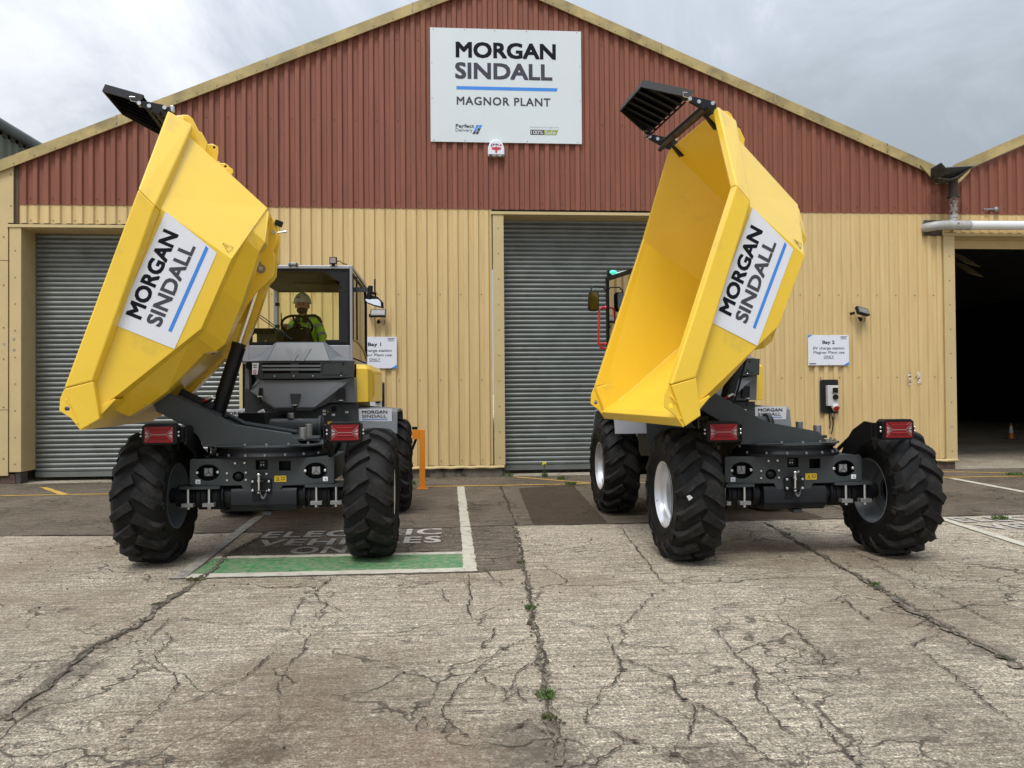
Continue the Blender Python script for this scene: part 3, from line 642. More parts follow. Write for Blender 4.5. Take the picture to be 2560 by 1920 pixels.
b = MB(); b.add([(9.76, YW+.02, rz2(9.76)), (16, YW+.02, rz2(16)), (16, YW+30, rz2(16)), (9.76, YW+30, rz2(9.76))], [(0, 1, 2, 3)], 'roof'); b.add([(16, YW+.02, rz2(16)), (26.2, YW+.02, rz2(9.76)), (26.2, YW+30, rz2(9.76)), (16, YW+30, rz2(16))], [(0, 1, 2, 3)], 'roof'); np_(b, 'roof', smooth=0, solid=.05, fix=False)
b = MB()
for (x, y, z) in ((16.7, 24, 5.82), (17.0, 24.3, 5.55)): b.box((x, y, z), (.55, 1.2, .02), 'tan2', Matrix.Rotation(.25, 3, 'Y') @ Matrix.Rotation(.5, 3, 'X'))
b.xf(inv2); build_each(b, 'roof_light', nb, 0, smooth=0)
# ---- far shed on the left
sh = thing('shed', (-14.5, 28, 0), 'dark green-grey ribbed shed with a grey gutter behind the left eave', 'shed')
b = MB(); P = []; y = 15.
while y < 44:
    for dy, d in ((0, 0), (.05, .05), (.16, .05), (.21, 0)): P.append((y+dy, d))
    y += .33
vs = []
for y, d in P: vs += [(3.93+d, y-28, 0), (3.93+d, y-28, 7.75)]
vs = [(v[0], v[1], v[2]) for v in vs]
b.add(vs, [(2*i, 2*i+1, 2*i+3, 2*i+2) for i in range(len(P)-1)], 'shed'); b.bb((-4, -13, 0), (3.93, -12.9, 7.7), 'shed'); b.build('cladding', parent=sh, smooth=0, fix=False)
b = MB(); b.cyl((4.05, -13, 7.86), (4.05, 16, 7.86), .13, 'gutter', n=14); b.bb((3.4, -13, 7.66), (3.98, 16, 7.75), 'rustd'); b.build('gutter', parent=sh)
b = MB(); b.add([(4.0, -13, 7.9), (4.0, 16, 7.9), (-.3, 16, 8.6), (-.3, -13, 8.6)], [(0, 1, 2, 3)], 'roof'); b.build('roof', parent=sh, smooth=0, solid=.04)
# ---- gutter outlet between the gables + rainwater pipe
gh = thing('gutter_outlet', (9.75, YW-.2, 5.6), 'bent dark metal valley gutter end between the two gables above the pipe', 'gutter')
b = MB(); c = (9.75, YW-.2, 5.6); q = lambda x, y, z: (x-c[0], y-c[1], z-c[2])
Z5 = YW-.55
b.add([q(8.877, Z5, 5.645), q(9.087, Z5, 5.762), q(9.252, Z5, 5.584), q(9.30, Z5+.35, 5.47), q(9.10, Z5+.35, 5.50)], [(0, 1, 2, 3, 4)], 'rustd')
b.add([q(9.174, Z5-.02, 5.668), q(9.691, Z5-.02, 5.704), q(9.761, Z5-.02, 5.753), q(9.62, Z5+.35, 5.52), q(9.25, Z5+.35, 5.47)], [(0, 1, 2, 3, 4)], 'gutter')
b.add([q(9.023, Z5, 5.477), q(9.25, Z5, 5.451), q(9.399, Z5, 5.491), q(9.70, Z5, 5.70), q(9.62, Z5+.35, 5.52), q(9.25, Z5+.35, 5.44)], [(0, 1, 2, 3, 4, 5)], 'rustd')
b.build('valley_tray', parent=gh, smooth=0, solid=.012)
b = MB(); b.prism([(8.95, 5.86), (9.255, 5.60), (9.70, 5.60), (9.95, 5.80), (9.90, 5.70), (9.70, 5.50), (9.48, 5.485), (9.25, 5.485), (8.93, 5.83)], 1, YW-.16, YW-.132, 'barge')
b.xf(Matrix.Translation((-c[0], -c[1], -c[2]))); b.build('trim', parent=gh, smooth=0)
dp = thing('drainpipe', (9.54, YW-.22, 4.672), 'grey rainwater pipe turning above the open doorway, stained rusty upper section', 'drainpipe')
b = MB(); b.cyl((0, 0, .84), (0, 0, .55), .085, 'rustd'); b.cyl((0, 0, .56), (0, 0, .53), .11, 'rustd'); b.cyl((0, 0, .53), (0, 0, .17), .072, 'rusty'); b.build('upper_pipe', parent=dp)
b = MB(); b.cyl((0, 0, .19), (0, 0, .14), .078, 'pvc'); b.cyl((0, 0, .16), (-.01, 0, .05), .068, 'pvc'); b.cyl((-.12, 0, 0), (.30, 0, 0), .090, 'pvc'); b.cyl((-.14, 0, 0), (-.10, 0, 0), .098, 'pvc'); b.cyl((.10, 0, 0), (.13, 0, 0), .098, 'pvc'); b.cyl((.27, 0, 0), (.31, 0, 0), .098, 'pvc'); b.cyl((.03, -.06, 0), (.03, -.10, 0), .032, 'rusty')
b.tube([(-.10, 0, 0), (-.22, 0, 0), (-.33, .01, -.005), (-.42, .05, -.02), (-.46, .12, -.02), (-.46, .2, -.02)], .086, 'pvc', n=16); b.build('junction', parent=dp)
b = MB(); b.cyl((.22, 0, 0), (6, 0, .03), .086, 'pvcw', n=24); b.build('horizontal_pipe', parent=dp)
b = MB(); b.bb((-.49, .165, -.17), (-.12, .18, .13), 'rustd'); b.build('backing_plate', parent=dp)
# ---- things on the walls
def on_wall(x, z, y=YW-.05):
    """local xy -> wall plane facing the yard"""
    return Matrix(((1, 0, 0, x), (0, 0, -1, y), (0, 1, 0, z), (0, 0, 0, 1)))
def wall_thing(name, x, z, label, cat, group=None, y=YW-.05):
    o = bpy.data.objects.new(name, None); COL.objects.link(o); o.matrix_world = on_wall(x, z, y); return tag(o, label, cat, group)
s = wall_thing('sign_board', -.398, 6.155, 'big white company name board high on the red-brown gable', 'sign', y=YW-.06)
SW, SH = 2.80, 2.105
b = MB(); b.bb((0, 0, 0), (SW, SH, .025), 'signw')
for x in (.06, .63, 1.19, 1.78, 2.72):
    for y in (.03, SH-.03): b.cyl((x, y, .025), (x, y, .029), .009, 'screw', n=8)
for y in (.8, 1.45): b.cyl((.03, y, .025), (.03, y, .029), .008, 'screw', n=8); b.cyl((SW-.03, y, .025), (SW-.03, y, .029), .008, 'screw', n=8)
b.build('panel', parent=s, smooth=0, bevel=.002)
I4 = Matrix.Identity(4); u = .001797; X = lambda v: (v-150)*u; Y = lambda v: SH-(v-158)*u
b = MB()
b.text('MORGAN', I4, 'ink', X(410), X(1443), Y(462), Y(296), bold=.048, depth=.028)
b.text('SINDALL', I4, 'inkg', X(403), X(1405), Y(680), Y(508), bold=.045, depth=.028)
b.text('MAGNOR PLANT', I4, 'inkg', X(417), X(1383), Y(948), Y(862), bold=.03, depth=.028, space=1.12)
b.text('Perfect', I4, 'ink', X(405), X(594), Y(1184), Y(1145), bold=.02, depth=.028)
b.text('Delivery', I4, 'inkg', X(404), X(576), Y(1232), Y(1191), bold=0, depth=.028)
b.text('Everyone has the right to be', I4, 'inklight', X(1172), X(1468), Y(1175), Y(1155), depth=.028)
b.quad([(X(1171), Y(1190), .027), (X(1171), Y(1243), .027), (X(1312), Y(1243), .027), (X(1312), Y(1190), .027)], 'inkg')
b.quad([(X(1312), Y(1190), .027), (X(1312), Y(1243), .027), (X(1440), Y(1243), .027), (X(1462), Y(1190), .027)], 'green_ink')
b.text('100%', I4, 'white', X(1180), X(1304), Y(1236), Y(1198), bold=0, depth=.029)
b.text('Safe', I4, 'white', X(1324), X(1434), Y(1236), Y(1197), bold=0, depth=.029)
build_text(b, 'lettering', s)
b = MB(); b.quad([(X(415), Y(790), .027), (X(1448), Y(790), .027), (X(1461), Y(755), .027), (X(415), Y(755), .027)], 'blue')
for r in range(3):
    for c_ in range(2):
        x = X(618+c_*32-r*15); y = Y(1152+r*33); b.quad([(x, y, .027), (x-13*u, y-29*u, .027), (x+13*u, y-29*u, .027), (x+28*u, y, .027)], 'blue' if (r == 0 or (r == 1 and c_ == 0)) else 'inkg')
build_each(b, 'logo_mark', s, .0, smooth=0, fix=False)
# alarm box
s = wall_thing('alarm_box', .80, 6.03, 'rounded white alarm sounder box with a dirty bottom just under the name board', 'alarm box', y=YW-.05)
b = MB(); prof = [(-.155, -.10), (-.15, .02), (-.12, .10), (-.05, .165), (.05, .165), (.12, .10), (.15, .02), (.155, -.10), (.13, -.155), (-.13, -.155)]
b.prism(prof, 2, 0, .09, 'white'); b.prism([(-.152, -.09), (.152, -.09), (.13, -.157), (-.13, -.157)], 2, 0, .092, 'rusty'); b.build('case', parent=s, smooth=30, bevel=.02)
b = MB(); b.text('JPR', I4, 'ink', -.105, .055, .035, .085, bold=.02, depth=.095)
b.add([(.065, .085, .095), (.065, .04, .095), (.105, .062, .095)], [(0, 1, 2)], 'redink')
b.quad([(-.09, .02, .095), (-.075, -.025, .095), (.075, -.025, .095), (.09, .02, .095)], 'redink'); b.quad([(-.018, .03, .096), (-.018, -.08, .096), (.018, -.08, .096), (.018, .03, .096)], 'redink'); build_text(b, 'lettering', s)
def bay_sign(x, z, num, label):
    s = wall_thing('bay_sign', x, z, label, 'sign', 'bay signs on the cream wall', y=YW-.06)
    w, h = .80, .575
    b = MB(); b.bb((0, 0, 0), (w, h, .012), 'white')
    for px in (.03, w/2, w-.03):
        for py in (.02, h-.02): b.cyl((px, py, .012), (px, py, .015), .006, 'screw', n=6)
    b.build('panel', parent=s, smooth=0)
    b = MB()
    b.text('Bay '+num, I4, 'ink', .28, .52, .385, .47, bold=.03, depth=.014)
    b.text('EV charge station', I4, 'inkg', .10, .71, .285, .35, bold=.012, depth=.014)
    b.text('Magnor Plant use', I4, 'inkg', .10, .71, .205, .268, bold=.012, depth=.014)
    b.text('ONLY', I4, 'inkg', .305, .50, .135, .183, bold=.012, depth=.014); b.bb((.30, .120, .013), (.505, .126, .0145), 'inkg')
    b.text('MORGAN', I4, 'ink', .64, .76, .535, .552, bold=.03, depth=.014); b.text('SINDALL', I4, 'inkg', .64, .755, .512, .529, bold=.02, depth=.014); b.bb((.64, .503, .013), (.765, .506, .014), 'blue'); b.bb((.64, .490, .013), (.75, .493, .014), 'inklight')
    b.bb((.02, .018, .013), (.15, .038, .014), 'inkg'); build_text(b, 'lettering', s)
    b = MB(); b.quad([(0, h, .0135), (0, h-.055, .0135), (.09, h, .0135)], 'blue'); b.quad([(w, 0, .0135), (w, .06, .0135), (w-.11, 0, .0135)], 'blue'); build_each(b, 'corner_mark', s, 0, smooth=0, fix=False)
bay_sign(-1.84, 2.0, '1', 'white Bay 1 sign on the cream wall partly behind the cab')
bay_sign(6.705, 2.015, '2', 'white Bay 2 sign above the charge point on the right of the cream wall')
def charge(x, z, label):
    s = wall_thing('charge_point', x, z, label, 'charge point', 'charge points under the bay signs', y=YW-.045)
    b = MB(); b.bb((0, 0, 0), (.35, .64, .02), 'blackmet')
    for px in (.02, .33):
        for py in (.02, .62): b.cyl((px, py, .02), (px, py, .026), .009, 'tin', n=8)
    b.build('backboard', parent=s, smooth=0, bevel=.003)
    b = MB(); b.bb((.10, .14, .02), (.31, .53, .11), 'socket'); b.bb((.17, .38, .11), (.30, .50, .125), 'socket'); b.build('socket_case', parent=s, smooth=30, bevel=.012)
    b = MB(); b.bb((.185, .39, .126), (.29, .485, .13), 'black'); b.cyl((.24, .31, .11), (.24, .31, .145), .05, 'black', n=20); b.build('switch', parent=s)
    b = MB(); b.cyl((.25, .15, .05), (.25, .09, .13), .068, 'socket', n=24); b.cyl((.25, .09, .13), (.25, .082, .142), .05, 'redp', n=24); b.build('plug_socket', parent=s)
    b = MB(); b.tube([(.17, 0, .01), (.175, -.1, .012), (.185, -.2, .02), (.165, -.29, .03)], .010, 'black'); b.tube([(.235, 0, .01), (.236, -.06, .01)], .010, 'socket'); b.tube([(.236, -.06, .01), (.24, -.2, .02), (.21, -.33, .04), (.18, -.39, .05)], .011, 'black'); b.build('cable', parent=s)
charge(-1.62, 1.105, 'charge point on a black board half hidden behind the yellow cab panel')
charge(6.94, 1.10, 'charge point with a red socket on a black board under the Bay 2 sign')
def flood(x, z, label, rz=0):
    s = wall_thing('floodlight', x, z, label, 'floodlight', 'small floodlights on the cream wall', y=YW-.04)
    rot = Matrix.Rotation(radians(-30), 3, 'X') @ Matrix.Rotation(rz, 3, 'Y')
    b = MB(); b.bb((-.14, -.075, 0), (.14, .075, .05), 'blackmet')
    for k in range(9): b.bb((-.13+k*.03, -.078, -.02), (-.122+k*.03, .078, 0), 'blackmet')
    b.xf(Matrix.Translation((0, 0, .12)) @ rot.to_4x4()); b.build('body', parent=s, smooth=0, bevel=.004)
    b = MB(); b.bb((-.12, -.055, .051), (.12, .055, .054), 'lampf'); b.xf(Matrix.Translation((0, 0, .12)) @ rot.to_4x4()); b.build('lens', parent=s, smooth=0)
    b = MB(); b.bb((-.17, -.05, 0), (-.145, 0, .14), 'blackmet'); b.sphere((0, -.14, .08), .035, 'black'); b.cyl((0, -.10, .0), (0, -.12, .10), .02, 'black'); b.tube([(.10, -.10, .05), (.11, -.16, .03), (.085, -.19, .02)], .006, 'black'); b.build('bracket', parent=s)
flood(-1.36, 2.98, 'small black floodlight with sensor just left above the Bay 1 sign')
flood(7.72, 3.02, 'small black floodlight tilted sideways above and right of the Bay 2 sign', .35)
s = wall_thing('torn_sticker', 8.72, 1.83, 'scraps of torn stickers on the cream ribs near the open doorway', 'sticker', y=YW-.04)
b = MB(); rn = random.Random(3)
for cx_ in (0, .2):
    for k in range(7):
        x, y = cx_+rn.gauss(0, .015), -.2+k*.035; b.quad([(x-.02, y, .004), (x+.025, y+.005, .0045), (x+.02, y+.03, .004), (x-.015, y+.028, .0045)], rn.choice(['white', 'socket', 'rusty']))
b.build('paper', parent=s, smooth=0, fix=False)
# ---- barrier posts
def post(x, y, label, arm):
    t = thing('barrier_post', (x, y, 0), label, 'post', 'orange barrier posts in front of the wall')
    b = MB(); b.bb((-.045, -.045, .012), (.045, .045, .955), 'orange'); b.build('upright', parent=t, smooth=0, bevel=.004)
    b = MB(); b.bb((-.09, -.08, 0), (.09, .08, .012), 'orange')
    for px in (-.07, .07): b.cyl((px, -.06, .012), (px, -.06, .03), .010, 'steel', n=6)
    b.build('base_plate', parent=t, smooth=0)
    if arm:
        b = MB(); b.bb((-.155, -.04, .80), (-.047, .04, .952), 'orange'); b.build('arm', parent=t, smooth=0, bevel=.004)
        b = MB(); b.bb((-.16, -.03, .955), (-.075, .03, 1.0), 'black'); b.tube([(-.10, 0, .80), (-.13, 0, .72), (-.17, 0, .62), (-.19, 0, .45)], .022, 'black'); b.build('cable_holder', parent=t)
post(-.52, 12.48, 'orange steel post with a short arm between the left dumper and the shutter', True)
post(7.10, 12.7, 'orange steel post mostly hidden behind the right-hand dumper tyre', False)
# ---- cone inside
t = thing('traffic_cone', (17.1, 22.5, 0), 'small traffic cone with white band deep in the dark doorway', 'traffic cone')
b = MB(); b.lathe([(.03, .15), (.25, .10), (.25, .10), (.5, .055), (.75, .02)], 'orange', ax=2, n=20); b.bb((-.2, -.2, 0), (.2, .2, .03), 'blackmet'); b.build('body', parent=t)
b = MB(); b.lathe([(.30, .096), (.62, .052)], 'white', ax=2, n=20); b.build('white_band', parent=t); t.scale = (.65, .65, .65)
# ---- weeds
def weed(x, y, r, h, label, name='weed', flower=0, m='leaf', n=40, seed=1):
    rn = random.Random(seed); t = thing(name, (x, y, .01), label, 'weed'); b = MB()
    for k in range(n):
        a = rn.random()*6.283; q = rn.random()**.6*r; px, py = q*cos(a), q*sin(a)*.8; ln = rn.uniform(.4, 1)*h; dx, dy = rn.gauss(0, .5)*ln, rn.gauss(0, .5)*ln; w = rn.uniform(.003, .008)*(1+8*r)*.6
        b.add([(px-w, py, 0), (px+w, py, 0), (px+dx*.5+w*1.2, py+dy*.5, ln*.6), (px+dx, py+dy, ln), (px+dx*.5-w*1.2, py+dy*.5, ln*.6)], [(0, 1, 2, 3, 4)], m)
    b.build('leaves', parent=t, smooth=0, fix=False)
    if flower:
        b = MB(); b.tube([(0, 0, 0), (.01, 0, flower*.5), (0, 0, flower)], .005, 'leaf', n=5)
        for k in range(40):
            z = rn.uniform(.02, flower*.85); a = rn.random()*6.28; L = rn.uniform(.03, .06); b.add([(0, 0, z), (L*.5*cos(a+.3), L*.5*sin(a+.3), z+.02), (L*cos(a), L*sin(a), z+.01), (L*.5*cos(a-.3), L*.5*sin(a-.3), z+.02)], [(0, 1, 2, 3)], 'leaf')
        b.build('stem', parent=t, smooth=0, fix=False); b = MB()
        for k in range(22): a = rn.random()*6.28; b.sphere((rn.gauss(0, .022), rn.gauss(0, .02), flower+rn.gauss(0, .02)), (.014, .014, .008), 'petal', n=6, k=4)
        b.build('flowers', parent=t)
weed(.446, 3.83, .045, .035, 'bright green leafy weed in the joint nearest the camera', n=70, seed=1)
weed(.43, 3.57, .035, .02, 'low mossy tuft in the joint just below the leafy weed', n=50, m='moss', seed=2)
weed(.52, 5.39, .035, .035, 'small yellowish tuft halfway along the middle joint', n=50, seed=3)
weed(3.25, 5.78, .04, .03, 'thin grass tuft in the diagonal joint of the right-hand slab', n=45, seed=4)
weed(.58, 6.86, .045, .02, 'flat moss patch in the joint beside the white bay line', n=50, m='moss', seed=5)
weed(-2.13, 6.52, .08, .018, 'dark moss at the corner of the green and white marking', n=80, m='moss', seed=6)
weed(6.35, 8.55, .09, .05, 'grass growing through the faded lettering of the right-hand bay', n=90, seed=7)
weed(1.90, 12.6, .09, .07, 'straggly grass on the yellow line before the middle shutter', n=70, seed=8)
weed(1.86, 13.35, .07, .10, 'upright grass tuft at the foot of the middle shutter', n=50, seed=9)
weed(1.62, 13.85, .05, .10, 'yellow-flowered weed standing alone at the middle shutter', n=40, flower=.24, seed=10)
weed(.97, 13.9, .07, .10, 'sparse dry weed by the post at the shutter corner', n=24, seed=11)
weed(-.72, 13.0, .08, .10, 'grass beside the foot of the orange post', n=50, seed=12)
weed(9.9, 12.95, .14, .06, 'low green weed in front of the open doorway', n=90, seed=13)
b = MB(); rn = random.Random(8)
for k in range(1500):
    if k < 420: t_ = rn.random(); x = 2.0+t_*.75+rn.gauss(0, .05); y = 12.6-t_*3.4
    elif k < 700: x = rn.uniform(-8, 9); y = 13.9+rn.gauss(0, .06)
    else: pts = MAJOR[k % 3][0]; i = rn.randrange(len(pts)-1); t_ = rn.random(); x = pts[i][0]+(pts[i+1][0]-pts[i][0])*t_+rn.gauss(0, .012); y = pts[i][1]+(pts[i+1][1]-pts[i][1])*t_+rn.gauss(0, .012)
    L = rn.uniform(.01, .03)*(1 if k < 700 else .6); a = rn.random()*6.28
    b.add([(x, y, .008), (x+L*cos(a), y+L*sin(a), .012), (x+L*.5*cos(a)-.3*L*sin(a), y+L*.5*sin(a), .008+L*.5)], [(0, 1, 2)], 'moss')
tag(b.build('moss', smooth=0, fix=False), 'thin moss and litter along the slab joint and the foot of the wall', 'moss', kind='stuff')
# ================================================================ DUMPERS
T1 = thing('dumper', (-1.756, 7.362, 0), 'left dumper, driver in its cab, tipped yellow skip with lettered panel over the left shutter', 'dumper', 'two swivel skip dumpers', rz=.009)
def P_(name, b, par=None, **k): return b.build(name, parent=par or T1, **k)
# ---- wheels
TR, RO = .986, .605
def tyre_profile(x):
    a = abs(x)
    if a < .13: return .567-.10*a*a/.13*.6
    if a < .205: t = (a-.13)/.075; return .559-.045*t*t
    return .50
def make_tyre(side):
    b = MB(); prof = []
    for x in np.linspace(-.205, .205, 17): prof.append((x, tyre_profile(x)))
    left = [(-.150, .292), (-.185, .300), (-.198, .33), (-.212, .38), (-.218, .44), (-.215, .49)]
    prof = left+prof+[(-x, r) for x, r in left[::-1]]
    b.lathe(prof, 'tyre', n=72)
    nl = 17
    for sd in (-1, 1):
        for k in range(nl):
            th0 = 2*pi*(k+(.5 if sd > 0 else 0))/nl
            K = 9; vs = []
            for i in range(K):
                t = i/(K-1)
                x = .006+t*.205 if t < .9 else .2105
                bend = 15*(t**1.15) if t < .5 else 15*(.5**1.15)+17*(t-.5)
                th = th0-radians(bend)
                rt = tyre_profile(min(x, .2))+.040-.004*t; rb = tyre_profile(min(x, .2))-.02
                if i == K-1: rt -= .045; rb -= .05
                hw = (.034-.006*t)/.58*(1.15 if t < .3 else 1)
                hb = hw+.014/.58
                dx = .010
                for (r, q, ox) in ((rb, -hb, -dx), (rt, -hw, 0), (rt, hw, 0), (rb, hb, dx)):
                    # lug cross-section perpendicular-ish to its run
                    xx = x+q*.58*.45+(0 if t > .05 else 0); a = th+q*.9
                    vs.append((sd*xx, -r*sin(a)*0+r*cos(a)*-1, r*sin(a)))
            fs = [(4*i+j, 4*i+j+1, 4*i+5+j, 4*i+4+j) for i in range(K-1) for j in range(3)]+[(0, 1, 2, 3), (4*K-4, 4*K-3, 4*K-2, 4*K-1)]
            b.add(vs, fs, 'tread')
            # run-out rib down the sidewall
            th = th0-radians(bend); rr = [(.213, .505), (.222, .47), (.219, .43)]; vs = []
            for i, (x, r) in enumerate(rr):
                hw = .028-.009*i; a = th-radians(1.2*i)
                vs += [(sd*(x-.01), -r*cos(a-hw/.5-.02), r*sin(a-hw/.5-.02)), (sd*(x+.006), -r*cos(a-hw/.5), r*sin(a-hw/.5)), (sd*(x+.006), -r*cos(a+hw/.5), r*sin(a+hw/.5)), (sd*(x-.01), -r*cos(a+hw/.5+.02), r*sin(a+hw/.5+.02))]
            b.add(vs, [(4*i+j, 4*i+j+1, 4*i+5+j, 4*i+4+j) for i in range(2) for j in range(3)], 'tread')
    for r in (.36, .405): b.lathe([(side*.2125 if r < .4 else side*.2165, r-.004), (side*.2185, r), (side*.2145, r+.004)], 'tyre', n=60)
    return b
def make_rim(sd):
    b = MB(); s_ = sd
    b.lathe([(s_*.150, .286), (s_*.178, .302), (s_*.186, .302), (s_*.186, .292), (s_*.172, .284), (s_*.158, .270), (s_*.12, .262), (s_*.10, .258), (s_*.085, .242), (s_*.02, .236), (s_*-.01, .225)], 'silver', n=64)
    b.lathe([(s_*-.01, .226), (s_*-.015, .19), (s_*.01, .16), (s_*.01, .10), (s_*.0, .10)], 'grey', n=48)
    b.lathe([(s_*-.150, .286), (s_*-.178, .302), (s_*-.186, .302), (s_*-.186, .290), (s_*-.165, .278), (s_*-.10, .262), (s_*-.06, .255), (s_*-.03, .236), (s_*-.01, .225)], 'grey', n=64)
    b.lathe([(s_*.0, .115), (s_*.05, .112), (s_*.058, .10), (s_*.075, .07), (s_*.08, .0)], 'blackmet', n=32)
    for k in range(10):
        a = 2*pi*k/10; b.cyl((s_*.005, .135*cos(a), .135*sin(a)), (s_*.035, .135*cos(a), .135*sin(a)), .012, 'steel', n=6)
    b.cyl((s_*.079, .03, .03), (s_*.086, .03, .03), .012, 'steel', n=8)
    b.cyl((s_*.172, .262, -.09), (s_*.18, .262, -.09), .006, 'steel', n=6)
    return b
for sd in (-1, 1):
    rim = P_('wheel', make_rim(sd), matrix=Matrix.Translation((sd*TR, 0, RO-.004)), smooth=40)
    ty = make_tyre(sd).build('tyre', parent=rim, smooth=32)
    c = copy_tree(rim, T1); c.location = (sd*TR, 2.828, RO-.004)
# ---- front axle, motor housing, clamps
b = MB(); b.lathe([(-.80, .10), (-.62, .10), (-.60, .13), (-.40, .13), (-.38, .11), (-.30, .11)], 'blackmet', c=(0, 0, .595), n=20); b.lathe([(.80, .10), (.62, .10), (.60, .13), (.40, .13), (.38, .11), (.31, .11)], 'blackmet', c=(0, 0, .595), n=20)
for k in range(5):
    for s_ in (-1, 1): b.cyl((s_*(.36+.05*k), -.02, .6), (s_*(.375+.05*k), -.02, .6), .125, 'black', n=20)
b.cyl((-.86, 0, .6), (.86, 0, .6), .07, 'blackmet')
P_('axle', b)
b = MB(); b.prism([(-.10, .455), (.20, .455), (.24, .50), (.24, .67), (-.14, .67), (-.16, .64), (-.16, .52)], 0, -.285, .305, 'blackmet')
for k in range(4): b.bb((-.29, -.168, .475+k*.012), (.31, -.158, .480+k*.012), 'black')
b.bb((.0, -.15, .425), (.075, -.02, .46), 'dgrey'); b.bb((-.09, -.168, .56), (-.02, -.163, .665), 'black')
for x in (-.33, .35): b.sphere((x, -.06, .60), .05, 'black', n=10, k=6); b.tube([(x, -.1, .63), (x*1.1, -.12, .58), (x*1.15, -.08, .54)], .008, 'black')
b.cyl((-.3, .1, .50), (.3, .1, .50), .06, 'black'); P_('motor_housing', b, bevel=.006)
for x in (-.66, -.475, .485, .665):
    b = MB(); b.cyl((x, -.165, .50), (x, -.165, .69), .013, 'steel', n=12); b.bb((x-.052, -.195, .515), (x+.052, -.125, .548), 'tin'); b.cyl((x, -.165, .515), (x, -.165, .492), .018, 'steel', n=6); P_('axle_clamp', b, bevel=.002)
# ---- front frame with its faceplate
def boolean_plate(poly, holes, y0, y1, m):
    b = MB(); b.prism(poly, 1, y0, y1, m); o = b.build('tmp', smooth=0)
    me = None
    for h in holes:
        cb = MB(); cb.prism(h, 1, y0-.02, y1+.02, m); c = cb.build('tmpc', smooth=0)
        q = o.modifiers.new('b', 'BOOLEAN'); q.object = c; q.operation = 'DIFFERENCE'; q.solver = 'EXACT'
        bpy.context.view_layer.update()
        me = bpy.data.meshes.new_from_object(o.evaluated_get(bpy.context.evaluated_depsgraph_get()))
        o.modifiers.clear(); o.data = me; bpy.data.objects.remove(c)
    out_ = ([tuple(v.co) for v in me.vertices], [tuple(p.vertices) for p in me.polygons]); bpy.data.objects.remove(o); return out_
def oval(cx_, cz, rx, rz, n=28): return [(cx_+rx*cos(2*pi*i/n), cz+rz*sin(2*pi*i/n)) for i in range(n)]
face = [(-.645, .94), (-.648, .716), (-.192, .704), (-.158, .640), (.148, .636), (.178, .696), (.645, .708), (.645, .925), (.630, .945), (-.63, .948)]
holes = [oval(-.488, .822, .104, .076), oval(.478, .824, .104, .076), oval(-.217, .782, .053, .047), [(-.062, .842), (.045, .842), (.045, .93), (-.062, .93)], [(.145, .830), (.252, .830), (.252, .918), (.145, .918)]]
b = MB(); v_, f_ = boolean_plate(face, holes, -.155, -.135, 'dgrey'); b.add(v_, f_, 'dgrey')
b.bb((-.64, -.134, .93), (.64, .62, .947), 'dgrey'); b.bb((-.62, -.05, .70), (.62, -.03, .93), 'black'); b.bb((-.642, -.134, .73), (-.625, .6, .93), 'dgrey'); b.bb((.625, -.134, .73), (.642, .6, .93), 'dgrey')
b.bb((-.62, -.15, .700), (-.20, .1, .715), 'dgrey'); b.bb((.185, -.15, .693), (.62, .1, .708), 'dgrey')
b.prism([(-.74, -.17), (-.52, -.20), (-.38, -.17), (-.38, .12), (-.70, .14), (-.76, .0)], 2, .675, .700, 'dgrey'); b.prism([(.74, -.17), (.52, -.20), (.38, -.17), (.38, .12), (.70, .14), (.76, .0)], 2, .675, .700, 'dgrey')
b.bb((-.34, .55, .62), (.34, 2.2, .93), 'dgrey'); b.bb((-.5, -.02, .72), (.5, .7, .92), 'blackmet')
P_('front_frame', b, smooth=30, bevel=.004)
for nm, pts, r in (('bolt', [(-.315, .815), (-.315, .751), (-.148, .818), (-.148, .753), (-.244, .905), (-.16, .907), (.036, .804)], .0095),):
    b = MB()
    for x, z in pts: b.cyl((x, -.155, z), (x, -.168, z), r, 'steel', n=8)
    build_each(b, 'bolt', T1, 0)
b = MB(); b.sphere((-.217, -.125, .780), (.045, .045, .04), 'black', n=20, k=12); b.cyl((-.2, -.165, .79), (-.2, -.158, .79), .008, 'black'); P_('rubber_buffer', b)
for x, dx in ((-.488, -.0), (.478, .0)):
    b = MB(); b.bb((x-.045, -.128, .782), (x+.045, -.10, .866), 'black'); b.cyl((x-.096, -.16, .823), (x-.096, -.14, .823), .015, 'steel', n=10); b.cyl((x+.085, -.16, .825), (x+.085, -.14, .825), .015, 'steel', n=10)
    o = P_('work_lamp', b, bevel=.006)
    b = MB(); b.bb((x-.036, -.136, .790), (x+.036, -.129, .860), 'lampf')
    for q in ((-.036, -.036), (0, .036), (.036, -.036)): b.tube([(x, -.137, .825), (x+q[0], -.137, .825+q[1])], .0025, 'black', n=4)
    b.build('lens', parent=o, smooth=0)
b = MB(); b.bb((-.040, -.12, .85), (.03, -.06, .92), 'black')
for x in (-.022, .0): b.bb((x-.004, -.124, .875), (x+.004, -.1205, .89), 'white'); b.bb((x-.006, -.124, .905), (x+.006, -.1205, .912), 'tin')
b.tube([(-.05, -.1, .92), (-.045, -.12, .88), (-.05, -.1, .85)], .003, 'black'); P_('plug_socket', b)
b = MB(); b.bb((.105, -.160, .728), (.212, -.1555, .785), 'warn')
b.add([(.122, -.1605, .737), (.152, -.1605, .737), (.137, -.1605, .774)], [(0, 1, 2)], 'ink'); b.add([(.129, -.161, .741), (.145, -.161, .741), (.137, -.161, .763)], [(0, 1, 2)], 'warn'); b.bb((.159, -.1607, .73), (.160, -.1603, .783), 'ink')
